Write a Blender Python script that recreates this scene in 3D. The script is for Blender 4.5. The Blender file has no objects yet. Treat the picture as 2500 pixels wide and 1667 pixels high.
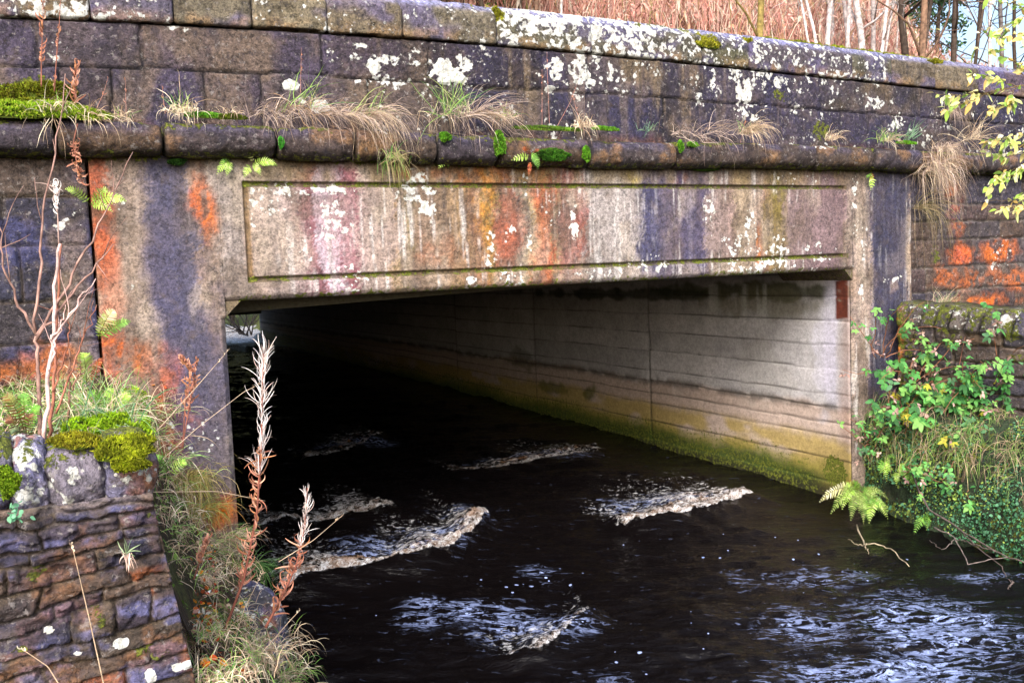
import bpy, math
import numpy as np
from mathutils import Matrix, Vector

SC = bpy.context.scene
COL = SC.collection
S = 2500.0 / 2352.0          # measuring grid used for the survey of the photograph

# ------------------------------------------------------------------ camera
YAW, PITCH, ROLL, FPX = -0.484661859, -0.0808315892, -0.0397376827, 2260.10231
CAM = np.array([0.0, -6.0, 2.4])
def cam_axes():
    cy, sy = math.cos(YAW), math.sin(YAW)
    f = np.array([-sy*math.cos(PITCH), cy*math.cos(PITCH), math.sin(PITCH)])
    r = np.array([cy, sy, 0.0]); u = np.cross(r, f)
    c, s = math.cos(ROLL), math.sin(ROLL)
    return r*c+u*s, -r*s+u*c, f
CR, CU, CF = cam_axes()
camd = bpy.data.cameras.new('camera'); camo = bpy.data.objects.new('camera', camd); COL.objects.link(camo)
camd.sensor_width = 36.0; camd.lens = 36.0*FPX/2500.0; camd.clip_start = 0.05; camd.clip_end = 2000.0
M = Matrix.Identity(4)
for i in range(3):
    M[i][0], M[i][1], M[i][2], M[i][3] = CR[i], CU[i], -CF[i], CAM[i]
camo.matrix_world = M
SC.camera = camo

# ------------------------------------------------------------------ light
SUN_EL, SUN_AZ = math.radians(38), math.radians(214)     # azimuth measured clockwise from +Y
world = bpy.data.worlds.new('World'); SC.world = world; world.use_nodes = True
wn = world.node_tree; bg = wn.nodes['Background']
sky = wn.nodes.new('ShaderNodeTexSky'); sky.sky_type = 'NISHITA'; sky.sun_disc = False
sky.sun_elevation = SUN_EL; sky.sun_rotation = SUN_AZ; sky.air_density = 1.0; sky.dust_density = 4.0; sky.ozone_density = 1.0
wn.links.new(sky.outputs[0], bg.inputs[0]); bg.inputs[1].default_value = 0.15
sl = bpy.data.lights.new('sun', 'SUN'); so = bpy.data.objects.new('sun', sl); COL.objects.link(so)
sl.energy = 1.5; sl.angle = math.radians(26); sl.color = (1.0, 0.985, 0.97)
sd = Vector((math.sin(SUN_AZ)*math.cos(SUN_EL), math.cos(SUN_AZ)*math.cos(SUN_EL), math.sin(SUN_EL)))
so.rotation_euler = sd.to_track_quat('Z', 'Y').to_euler()
SC.view_settings.view_transform = 'Standard'; SC.view_settings.look = 'None'
SC.view_settings.exposure = 1.3; SC.view_settings.gamma = 1.0
SC.cycles.max_bounces = 10; SC.cycles.diffuse_bounces = 5; SC.cycles.glossy_bounces = 4
SC.cycles.transmission_bounces = 4; SC.cycles.caustics_reflective = False; SC.cycles.caustics_refractive = False

# ------------------------------------------------------------------ helpers
def ray(x, y):
    return CF + (x*S-1250.0)/FPX*CR - (y*S-833.5)/FPX*CU
def at(x, y, Y=None, X=None, Z=None):
    d = ray(x, y)
    t = (Y-CAM[1])/d[1] if Y is not None else ((X-CAM[0])/d[0] if X is not None else (Z-CAM[2])/d[2])
    return CAM + d*t
def mpp(P):                     # metres covered by one survey unit at P
    return float((np.asarray(P)-CAM) @ CF)/(FPX/S)
def lin(c):
    c = np.asarray(c, float)/255.0
    return np.where(c <= 0.04045, c/12.92, ((c+0.055)/1.055)**2.4)
def hsh(ix, iy, seed=0):
    n = (ix.astype(np.int64)*374761393 + iy.astype(np.int64)*668265263 + seed*1442695041) & 0xffffffff
    n = ((n ^ (n >> 13))*1274126177) & 0xffffffff
    n = n ^ (n >> 16)
    n = (n*2246822519) & 0xffffffff
    n = n ^ (n >> 15)
    return (n & 0xffffff)/float(0xffffff)
def vn(x, y, seed=0):
    ix, iy = np.floor(x), np.floor(y); fx, fy = x-ix, y-iy
    fx, fy = fx*fx*fx*(fx*(fx*6-15)+10), fy*fy*fy*(fy*(fy*6-15)+10)
    ix, iy = ix.astype(np.int64), iy.astype(np.int64)
    a, b = hsh(ix, iy, seed), hsh(ix+1, iy, seed); c, d = hsh(ix, iy+1, seed), hsh(ix+1, iy+1, seed)
    return (a*(1-fx)+b*fx)*(1-fy)+(c*(1-fx)+d*fx)*fy
def fbm(x, y, o=4, seed=0, g=0.5):
    s = 0.0; a = 1.0; t = 0.0
    for k in range(o):
        s = s+a*vn(x*2**k+k*17.3, y*2**k-k*9.1, seed+k*31); t += a; a *= g
    return s/t
def sst(a, b, x):
    t = np.clip((x-a)/(b-a+1e-12), 0, 1); return t*t*(3-2*t)
def mix(c, col, w):
    return c*(1-w[..., None]) + np.asarray(col)*w[..., None]
def wloc(o):
    v = np.zeros(3)
    while o is not None:
        v = v+np.array(o.location[:]); o = o.parent
    return v
def thing(name, label, cat, loc, group=None):
    o = bpy.data.objects.new(name, None); COL.objects.link(o); o.location = tuple(float(v) for v in loc)
    o.empty_display_size = 0.1
    return tag(o, label, cat, group)
def tag(o, label=None, cat=None, group=None, kind=None):
    if label: o['label'] = label
    if cat: o['category'] = cat
    if group: o['group'] = group
    if kind: o['kind'] = kind
    return o
def link_mesh(name, V, F, mat, parent=None, attrs=None, smooth=True):
    me = bpy.data.meshes.new(name)
    V = np.asarray(V, float)
    off = wloc(parent) if parent is not None else 0.0
    me.from_pydata((V-off).tolist(), [], F)
    for k, a in (attrs or {}).items():
        a = np.asarray(a, np.float32)
        if a.ndim == 2:
            at_ = me.attributes.new(k, 'FLOAT_COLOR', 'POINT')
            at_.data.foreach_set('color', np.concatenate([a, np.ones((len(a), 1), np.float32)], 1).ravel())
        else:
            at_ = me.attributes.new(k, 'FLOAT', 'POINT'); at_.data.foreach_set('value', a.ravel())
    if smooth: me.polygons.foreach_set('use_smooth', [True]*len(me.polygons))
    me.materials.append(mat); me.update()
    o = bpy.data.objects.new(name, me); COL.objects.link(o)
    if parent is not None: o.parent = parent
    return o

class MB:                        # collects ribbons, tubes and grids into one mesh
    def __init__(s): s.V = []; s.C = []; s.F = []; s.n = 0
    def add(s, V, F, C):
        V = np.asarray(V, float); C = np.asarray(C, float)
        if C.ndim == 1: C = np.repeat(C[None], len(V), 0)
        s.V.append(V); s.C.append(C); s.F += [tuple(i+s.n for i in f) for f in F]; s.n += len(V)
    def ribbons(s, P, W, side, C):
        # P (n,k,3) centre lines, W (n,k) widths, side (n,3)/(n,k,3), C (n,3)/(n,k,3)
        n, k, _ = P.shape
        if side.ndim == 2: side = np.repeat(side[:, None], k, 1)
        if C.ndim == 2: C = np.repeat(C[:, None], k, 1)
        A = P-side*W[..., None]*0.5; B = P+side*W[..., None]*0.5
        V = np.stack([A, B], 2).reshape(-1, 3); Cc = np.repeat(C.reshape(-1, 3), 2, 0)
        idx = (np.arange(n)[:, None]*2*k + np.arange(k-1)[None]*2).ravel()
        F = np.stack([idx, idx+1, idx+3, idx+2], 1)+s.n
        s.V.append(V); s.C.append(Cc); s.F += [tuple(f) for f in F.tolist()]; s.n += len(V)
    def tube(s, P, R, C, sides=6):
        P = np.asarray(P, float); k = len(P); R = np.broadcast_to(np.asarray(R, float), (k,))
        T = np.gradient(P, axis=0); T /= np.linalg.norm(T, axis=1)[:, None]+1e-9
        ref = np.array([0.31, 0.95, 0.11]) if abs(T[0][1]) < 0.8 else np.array([1.0, 0.1, 0.2])
        U = np.cross(T, ref); U /= np.linalg.norm(U, axis=1)[:, None]+1e-9; W = np.cross(T, U)
        a = np.arange(sides)/sides*2*np.pi
        V = P[:, None]+R[:, None, None]*(U[:, None]*np.cos(a)[None, :, None]+W[:, None]*np.sin(a)[None, :, None])
        C = np.asarray(C, float)
        Cc = np.repeat(C[None], k*sides, 0) if C.ndim == 1 else np.repeat(C, sides, 0)
        F = [(i*sides+j, i*sides+(j+1) % sides, (i+1)*sides+(j+1) % sides, (i+1)*sides+j) for i in range(k-1) for j in range(sides)]
        F += [tuple(range(sides))[::-1], tuple((k-1)*sides+j for j in range(sides))]
        s.add(V.reshape(-1, 3), F, Cc)
    def build(s, name, mat, parent=None, smooth=True):
        return link_mesh(name, np.concatenate(s.V), s.F, mat, parent, {'Col': np.concatenate(s.C)}, smooth)

def grid_faces(nz, nx):
    i = np.arange(nz-1)[:, None]*nx+np.arange(nx-1)[None]
    return np.stack([i, i+1, i+nx+1, i+nx], -1).reshape(-1, 4)
def relief(name, P, n, h, thick, mat, parent=None, attrs=None, caps=True):
    # P (nz,nx,3) base surface, n outward normal, h relief height; closed with a skirt and a back
    nz, nx, _ = P.shape
    V = (P+n*h[..., None]).reshape(-1, 3)
    F = [tuple(f) for f in grid_faces(nz, nx).tolist()]
    loop = list(range(nx))+[r*nx+nx-1 for r in range(1, nz)]+[(nz-1)*nx+c for c in range(nx-2, -1, -1)]+[r*nx for r in range(nz-2, 0, -1)]
    back = P.reshape(-1, 3)[loop]-n*thick
    N = len(V); L = len(loop)
    F += [(loop[i], N+i, N+(i+1) % L, loop[(i+1) % L]) for i in range(L)]
    F += [tuple(N+i for i in range(L))[::-1]]
    A = {}
    for k, a in (attrs or {}).items():
        a = a.reshape(-1, 3) if a.ndim == 3 else a.ravel()
        A[k] = np.concatenate([a, a[loop]], 0)
    return link_mesh(name, np.concatenate([V, back]), F, mat, parent, A)
def box_mesh(name, lo, hi, mat, parent, col, res=None):
    x0, y0, z0 = lo; x1, y1, z1 = hi
    V = [(x0, y0, z0), (x1, y0, z0), (x1, y1, z0), (x0, y1, z0), (x0, y0, z1), (x1, y0, z1), (x1, y1, z1), (x0, y1, z1)]
    F = [(0, 3, 2, 1), (4, 5, 6, 7), (0, 1, 5, 4), (1, 2, 6, 5), (2, 3, 7, 6), (3, 0, 4, 7)]
    return link_mesh(name, V, F, mat, parent, {'Col': np.repeat(np.asarray(col)[None], 8, 0), 'lich': np.zeros(8), 'moss': np.zeros(8)}, smooth=False)

# ------------------------------------------------------------------ materials
def new_mat(name):
    m = bpy.data.materials.new(name); m.use_nodes = True
    nt = m.node_tree; bs = nt.nodes['Principled BSDF']; return m, nt, bs
def N(nt, t, **kw):
    n = nt.nodes.new(t)
    for k, v in kw.items():
        if k in n.inputs: n.inputs[k].default_value = v
        else: setattr(n, k, v)
    return n
def math_(nt, op, a, b=None, c=None, clamp=False):
    n = nt.nodes.new('ShaderNodeMath'); n.operation = op; n.use_clamp = clamp
    for i, v in enumerate((a, b, c)):
        if v is None: continue
        if isinstance(v, (int, float)): n.inputs[i].default_value = v
        else: nt.links.new(v, n.inputs[i])
    return n.outputs[0]
def mixc(nt, f, a, b, bt='MIX'):
    n = nt.nodes.new('ShaderNodeMix'); n.data_type = 'RGBA'; n.blend_type = bt; n.clamp_factor = True
    for i, v in ((0, f), (6, a), (7, b)):
        if isinstance(v, (int, float)): n.inputs[i].default_value = v
        elif isinstance(v, tuple): n.inputs[i].default_value = (*v, 1.0)
        else: nt.links.new(v, n.inputs[i])
    return n.outputs[2]
def noise(nt, vec, scale, det=4.0, rough=0.6, dist=0.0):
    n = N(nt, 'ShaderNodeTexNoise'); n.inputs['Scale'].default_value = scale; n.inputs['Detail'].default_value = det
    n.inputs['Roughness'].default_value = rough; n.inputs['Distortion'].default_value = dist
    nt.links.new(vec, n.inputs['Vector']); return n.outputs[0]
def ramp01(nt, v, a, b):
    n = N(nt, 'ShaderNodeMapRange'); n.interpolation_type = 'SMOOTHSTEP'
    nt.links.new(v, n.inputs[0]); n.inputs[1].default_value = a; n.inputs[2].default_value = b
    return n.outputs[0]
def attr(nt, name):
    a = N(nt, 'ShaderNodeAttribute'); a.attribute_name = name; return a
def geo_pos(nt): return N(nt, 'ShaderNodeNewGeometry').outputs['Position']

def stone_mat(name, grain=1.0, bump=0.5, bdist=0.012, pits=0.5, rough=0.85, hue=1.0, mott=0.0, lichcol=(0.74, 0.75, 0.73)):
    m, nt, bs = new_mat(name); pos = geo_pos(nt)
    col = attr(nt, 'Col').outputs['Color']; li = attr(nt, 'lich').outputs['Fac']; mo = attr(nt, 'moss').outputs['Fac']
    n1 = noise(nt, pos, 14, 5, 0.65); n2 = noise(nt, pos, 75, 4, 0.7); n3 = noise(nt, pos, 210, 3, 0.7); n4 = noise(nt, pos, 34, 5, 0.7, 0.3)
    g = math_(nt, 'ADD', math_(nt, 'MULTIPLY', ramp01(nt, n1, .3, .7), 0.5*grain), math_(nt, 'MULTIPLY', ramp01(nt, n2, .28, .72), 0.75*grain))
    g = math_(nt, 'ADD', g, math_(nt, 'MULTIPLY', ramp01(nt, n3, .25, .75), 0.5*grain))
    g = math_(nt, 'ADD', g, math_(nt, 'MULTIPLY', ramp01(nt, n4, .36, .66), 0.7*grain)); g = math_(nt, 'ADD', g, 1.0-1.22*grain); g = math_(nt, 'MAXIMUM', g, 0.12)
    gm = N(nt, 'ShaderNodeCombineColor'); [nt.links.new(g, gm.inputs[i]) for i in range(3)]
    c = mixc(nt, 1.0, col, gm.outputs[0], 'MULTIPLY')
    # small hue wander
    hn = noise(nt, pos, 9, 3, 0.6)
    c = mixc(nt, math_(nt, 'MULTIPLY', ramp01(nt, hn, .5, .75), 0.2*hue), c, (0.24, 0.17, 0.12))
    hn2 = noise(nt, pos, 23, 3, 0.6, 0.4)
    c = mixc(nt, math_(nt, 'MULTIPLY', ramp01(nt, hn2, .55, .75), 0.25*hue), c, (0.05, 0.045, 0.085))
    if mott:
        mo1 = noise(nt, pos, 30, 7, .72, .25); c = mixc(nt, math_(nt, 'MULTIPLY', ramp01(nt, mo1, .56, .64), mott), c, (0.27, 0.245, 0.235))
        mo2 = noise(nt, pos, 11, 7, .7, .4); c = mixc(nt, math_(nt, 'MULTIPLY', ramp01(nt, mo2, .54, .66), mott*.9), c, (0.022, 0.020, 0.032))
    # pits
    vo = N(nt, 'ShaderNodeTexVoronoi'); vo.inputs['Scale'].default_value = 48; nt.links.new(pos, vo.inputs['Vector'])
    pit = math_(nt, 'MULTIPLY', ramp01(nt, vo.outputs['Distance'], .22, .08), ramp01(nt, noise(nt, pos, 5, 2), .45, .62))
    c = mixc(nt, math_(nt, 'MULTIPLY', pit, pits), c, (0.03, 0.025, 0.03))
    # lichen
    lv = N(nt, 'ShaderNodeTexVoronoi'); lv.feature = 'SMOOTH_F1'; lv.inputs['Scale'].default_value = 30; lv.inputs['Smoothness'].default_value = 0.6; nt.links.new(pos, lv.inputs['Vector'])
    ln = math_(nt, 'SUBTRACT', math_(nt, 'ADD', noise(nt, pos, 13, 8, 0.66, 0.2), 0.09), math_(nt, 'MULTIPLY', lv.outputs['Distance'], 0.24)); ln = ramp01(nt, ln, 0.30, 0.70)
    lm = math_(nt, 'SUBTRACT', math_(nt, 'ADD', ln, li), 1.0); lm = ramp01(nt, lm, -0.02, 0.13); lm = math_(nt, 'MULTIPLY', lm, ramp01(nt, li, 0.10, 0.24))
    lc = mixc(nt, ramp01(nt, n4, .36, .62), (lichcol[0]*.5, lichcol[1]*.5, lichcol[2]*.46), lichcol)
    c = mixc(nt, lm, c, lc)
    # scattered tiny white specks
    sp = N(nt, 'ShaderNodeTexVoronoi'); sp.inputs['Scale'].default_value = 30; nt.links.new(pos, sp.inputs['Vector'])
    sm = math_(nt, 'MULTIPLY', ramp01(nt, sp.outputs['Distance'], .2, .12), ramp01(nt, noise(nt, pos, 3.1, 3), .52, .60))
    sm = math_(nt, 'MULTIPLY', sm, ramp01(nt, li, 0.16, 0.45))
    c = mixc(nt, math_(nt, 'MULTIPLY', sm, 0.8), c, (0.66, 0.64, 0.6))
    # moss
    mn = noise(nt, pos, 26, 6, 0.65); mn = ramp01(nt, mn, 0.32, 0.70)
    mm = ramp01(nt, math_(nt, 'SUBTRACT', math_(nt, 'ADD', mn, mo), 1.0), 0.0, 0.14)
    mc = mixc(nt, ramp01(nt, n2, .35, .65), (0.035, 0.045, 0.006), (0.17, 0.19, 0.02))
    c = mixc(nt, mm, c, mc)
    nt.links.new(c, bs.inputs['Base Color'])
    bs.inputs['Roughness'].default_value = rough
    bs.inputs['Specular IOR Level'].default_value = 0.35
    hh = math_(nt, 'ADD', math_(nt, 'MULTIPLY', n1, 1.0), math_(nt, 'MULTIPLY', n2, 0.55))
    hh = math_(nt, 'ADD', hh, math_(nt, 'MULTIPLY', n3, 0.25)); hh = math_(nt, 'ADD', hh, math_(nt, 'MULTIPLY', n4, 0.8))
    hh = math_(nt, 'ADD', hh, math_(nt, 'MULTIPLY', lm, 0.12)); hh = math_(nt, 'ADD', hh, math_(nt, 'MULTIPLY', mm, 0.5))
    hh = math_(nt, 'SUBTRACT', hh, math_(nt, 'MULTIPLY', pit, 0.5*pits))
    b = N(nt, 'ShaderNodeBump'); b.inputs['Strength'].default_value = bump; b.inputs['Distance'].default_value = bdist
    nt.links.new(hh, b.inputs['Height']); nt.links.new(b.outputs[0], bs.inputs['Normal'])
    return m
def plant_mat(name, trans=0.35, rough=0.6, var=0.5):
    m, nt, bs = new_mat(name); pos = geo_pos(nt)
    col = attr(nt, 'Col').outputs['Color']
    n1 = noise(nt, pos, 18, 3); g = math_(nt, 'ADD', math_(nt, 'MULTIPLY', ramp01(nt, n1, .3, .7), var), 1.0-var*.5)
    gm = N(nt, 'ShaderNodeCombineColor'); [nt.links.new(g, gm.inputs[i]) for i in range(3)]
    c = mixc(nt, 1.0, col, gm.outputs[0], 'MULTIPLY')
    nt.links.new(c, bs.inputs['Base Color']); bs.inputs['Roughness'].default_value = rough
    bs.inputs['Specular IOR Level'].default_value = 0.3
    if trans > 0:
        tr = N(nt, 'ShaderNodeBsdfTranslucent'); nt.links.new(c, tr.inputs[0])
        mx = N(nt, 'ShaderNodeMixShader'); mx.inputs[0].default_value = trans
        nt.links.new(bs.outputs[0], mx.inputs[1]); nt.links.new(tr.outputs[0], mx.inputs[2])
        nt.links.new(mx.outputs[0], nt.nodes['Material Output'].inputs['Surface'])
    return m
M_CONC = stone_mat('weathered_concrete', 0.95, 0.65, 0.012, 0.5, mott=.22)
M_STONE = stone_mat('parapet_sandstone', 1.15, 0.9, 0.018, 0.6, mott=.6)
M_RUBBLE = stone_mat('rubble_stone', 1.1, 0.9, 0.014, 0.25, 0.55, mott=.55)
M_BOARD = stone_mat('board_marked_concrete', 0.4, 0.3, 0.008, 0.25, hue=.25)
M_SOIL = stone_mat('soil', 1.2, 1.0, 0.03, 0.3, 0.95)
M_PLANT = plant_mat('leaf'); M_DRY = plant_mat('dry_stem', 0.15, 0.75); M_BARK = plant_mat('bark', 0.0, 0.85, 0.9)
M_MOSS = plant_mat('moss', 0.25, 0.9, 0.7)

def m_water():
    m, nt, bs = new_mat('river_water'); pos = geo_pos(nt)
    foam = attr(nt, 'foam').outputs['Fac']; thin = attr(nt, 'thin').outputs['Fac']; bub = attr(nt, 'bub').outputs['Fac']; brn = attr(nt, 'brown').outputs['Fac']
    mp = N(nt, 'ShaderNodeMapping'); mp.inputs['Rotation'].default_value = (0, 0, math.radians(28)); nt.links.new(pos, mp.inputs['Vector'])
    mp2 = N(nt, 'ShaderNodeMapping'); mp2.inputs['Scale'].default_value = (0.32, 1.0, 1.0); nt.links.new(mp.outputs[0], mp2.inputs['Vector'])
    ns = noise(nt, mp2.outputs[0], 22, 6, 0.64, 0.7)
    rg = noise(nt, mp2.outputs[0], 11, 5, 0.6, 0.9); rg = math_(nt, 'SUBTRACT', 1.0, math_(nt, 'ABSOLUTE', math_(nt, 'SUBTRACT', math_(nt, 'MULTIPLY', rg, 2.0), 1.0)))
    nf = noise(nt, pos, 20, 7, 0.68, 0.5); rg2 = noise(nt, mp2.outputs[0], 12, 6, .62, 1.2); rg2 = math_(nt, 'SUBTRACT', 1.0, math_(nt, 'MULTIPLY', math_(nt, 'ABSOLUTE', math_(nt, 'SUBTRACT', rg2, .5)), 4.0)); nfr = math_(nt, 'ADD', math_(nt, 'MULTIPLY', ramp01(nt, nf, 0.30, 0.70), .5), math_(nt, 'MULTIPLY', rg2, .5))
    fm = ramp01(nt, math_(nt, 'SUBTRACT', math_(nt, 'ADD', nfr, foam), 1.0), 0.0, 0.42)
    tm = ramp01(nt, math_(nt, 'SUBTRACT', math_(nt, 'ADD', ramp01(nt, ns, .34, .70), thin), 1.0), 0.04, 0.42)
    stn = ramp01(nt, math_(nt, 'ADD', rg, math_(nt, 'MULTIPLY', thin, 0.09)), 0.945, 1.03); stn = math_(nt, 'MULTIPLY', stn, ramp01(nt, thin, 0.28, 0.6)); stn = math_(nt, 'MULTIPLY', stn, ramp01(nt, nf, .4, .55))
    vo = N(nt, 'ShaderNodeTexVoronoi'); vo.inputs['Scale'].default_value = 11; nt.links.new(pos, vo.inputs['Vector'])
    vo.inputs['Randomness'].default_value = 1.0
    sc_ = N(nt, 'ShaderNodeSeparateColor'); nt.links.new(vo.outputs['Color'], sc_.inputs[0])
    rad = math_(nt, 'MULTIPLY', math_(nt, 'SUBTRACT', sc_.outputs[0], math_(nt, 'SUBTRACT', 1.0, bub)), 0.46)
    bm = ramp01(nt, math_(nt, 'SUBTRACT', rad, vo.outputs['Distance']), 0.0, 0.03)
    fine = noise(nt, pos, 90, 4, 0.7)
    fcol = mixc(nt, ramp01(nt, math_(nt, 'ADD', math_(nt, 'MULTIPLY', fine, .5), math_(nt, 'MULTIPLY', nf, .5)), .44, .57), (0.13, 0.085, 0.05), (0.78, 0.79, 0.82))
    fcol = mixc(nt, math_(nt, 'MULTIPLY', brn, ramp01(nt, noise(nt, pos, 9, 3), .4, .6)), fcol, (0.22, 0.10, 0.025))
    fb = N(nt, 'ShaderNodeBsdfPrincipled'); nt.links.new(fcol, fb.inputs['Base Color']); fb.inputs['Roughness'].default_value = 0.55
    tb = N(nt, 'ShaderNodeBsdfPrincipled'); tb.inputs['Base Color'].default_value = (0.36, 0.45, 0.78, 1); tb.inputs['Roughness'].default_value = 0.35  # blue skylight painted into the thin foam, strands and bubbles
    bs.inputs['Base Color'].default_value = (0.0032, 0.0024, 0.0026, 1); bs.inputs['Roughness'].default_value = 0.06; bs.inputs['IOR'].default_value = 1.333; bs.inputs['Specular IOR Level'].default_value = 0.32
    h = math_(nt, 'ADD', math_(nt, 'MULTIPLY', ns, 1.0), math_(nt, 'MULTIPLY', noise(nt, pos, 38, 4, 0.6), 0.35))
    b = N(nt, 'ShaderNodeBump'); b.inputs['Strength'].default_value = 0.55; b.inputs['Distance'].default_value = 0.03
    nt.links.new(h, b.inputs['Height'])
    b2 = N(nt, 'ShaderNodeBump'); b2.inputs['Strength'].default_value = 0.9; b2.inputs['Distance'].default_value = 0.03
    nt.links.new(math_(nt, 'ADD', nf, math_(nt, 'MULTIPLY', fine, 0.4)), b2.inputs['Height'])
    nt.links.new(b.outputs[0], bs.inputs['Normal']); nt.links.new(b2.outputs[0], fb.inputs['Normal']); nt.links.new(b.outputs[0], tb.inputs['Normal'])
    m1 = N(nt, 'ShaderNodeMixShader'); nt.links.new(math_(nt, 'MAXIMUM', math_(nt, 'MAXIMUM', math_(nt, 'MULTIPLY', tm, 0.42), math_(nt, 'MULTIPLY', stn, .85)), math_(nt, 'MULTIPLY', bm, .9)), m1.inputs[0]); nt.links.new(bs.outputs[0], m1.inputs[1]); nt.links.new(tb.outputs[0], m1.inputs[2])
    m2 = N(nt, 'ShaderNodeMixShader'); nt.links.new(fm, m2.inputs[0]); nt.links.new(m1.outputs[0], m2.inputs[1]); nt.links.new(fb.outputs[0], m2.inputs[2])
    nt.links.new(m2.outputs[0], nt.nodes['Material Output'].inputs['Surface'])
    return m
M_WATER = m_water()

# ------------------------------------------------------------------ surveyed levels
XL, XR = 1.13, 6.69                       # opening
Z_SOF, Z_STR, Z_STT = 2.25, 3.135, 3.335   # soffit, string course bottom / top
XP0, XP1 = 0.405, 7.46                    # outer edges of the concrete piers
YT = 24.0                                 # length of the passage under the road
def wlevel(Y): return np.interp(Y, [-6, -3, -1, .6, 3.5, 8, 24, 40, 80], [-.08, -.03, .02, .09, .17, .26, .34, .40, .5])
def atw(x, y):
    z = 0.1
    for _ in range(6):
        P = at(x, y, Z=z); z = float(wlevel(P[1]))
    return P
def fX(x, y=530, Y=0.0): return float(at(x, y, Y=Y)[0])

# ------------------------------------------------------------------ bridge: concrete face
bridge = thing('road_bridge', 'low stained concrete and sandstone road bridge with a wide dark opening over the river', 'bridge', (3.9, 0, 0))
def blob(X, Z, xd, yd, rx, ry, Y=0.0, seed=0, soft=0.5):
    P = at(xd, yd, Y=Y); k = mpp(P)
    kx = k*1.12
    dx = (X-P[0])/(rx*kx); dz = (Z-P[2])/(ry*k)
    wob = (fbm(X*6+seed, Z*6, 4, seed+5)-.5)*1.6
    r = np.sqrt(dx*dx+dz*dz)+wob
    return 1-sst(1-soft, 1+soft*.4, r)
def band(X, x0, x1, s0=.02, s1=.02):
    return sst(x0-s0, x0+s0, X)*(1-sst(x1-s1, x1+s1, X))

COLS = [(205, (150, 95, 60)), (222, (185, 92, 52)), (245, (172, 100, 65)), (262, (158, 135, 115)), (300, (150, 132, 112)), (335, (135, 120, 108)),
 (350, (84, 78, 96)), (385, (72, 70, 104)), (402, (96, 94, 122)), (435, (104, 98, 112)), (450, (140, 118, 98)), (490, (140, 122, 104)), (515, (148, 138, 126)), (560, (156, 144, 130)),
 (580, (170, 148, 128)), (635, (160, 146, 134)), (690, (158, 136, 128)), (705, (132, 84, 88)), (735, (142, 90, 94)), (748, (190, 172, 178)), (785, (178, 150, 156)), (800, (130, 72, 80)), (826, (138, 84, 88)),
 (836, (168, 150, 134)), (895, (166, 146, 128)), (908, (170, 140, 98)), (918, (118, 106, 64)), (950, (138, 116, 92)), (1010, (132, 110, 84)), (1060, (140, 114, 72)), (1100, (140, 98, 62)), (1115, (168, 118, 44)),
 (1128, (130, 118, 60)), (1145, (148, 88, 60)), (1185, (152, 92, 66)), (1205, (150, 140, 118)), (1216, (176, 152, 90)), (1232, (184, 104, 56)), (1255, (178, 96, 54)), (1266, (150, 128, 80)), (1280, (148, 96, 78)), (1300, (150, 104, 90)), (1335, (146, 86, 74)),
 (1343, (158, 150, 142)), (1400, (156, 146, 136)), (1470, (150, 142, 134)), (1482, (74, 74, 118)), (1510, (80, 78, 112)), (1530, (120, 108, 118)), (1560, (84, 78, 116)), (1612, (88, 80, 114)), (1628, (140, 122, 112)), (1690, (138, 116, 104)),
 (1705, (164, 146, 112)), (1735, (152, 136, 118)), (1752, (150, 116, 92)), (1770, (132, 112, 64)), (1800, (120, 104, 70)), (1820, (140, 118, 112)), (1880, (128, 104, 104)), (1935, (120, 98, 98)),
 (1948, (160, 142, 124)), (1992, (168, 148, 126)), (2000, (92, 86, 108)), (2010, (62, 62, 96)), (2060, (66, 66, 98)), (2082, (88, 84, 100)), (2090, (160, 136, 110)), (2100, (150, 120, 90))]
CX = np.array([fX(c[0], 520) for c in COLS]); CC = np.array([lin(c[1]) for c in COLS])
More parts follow.
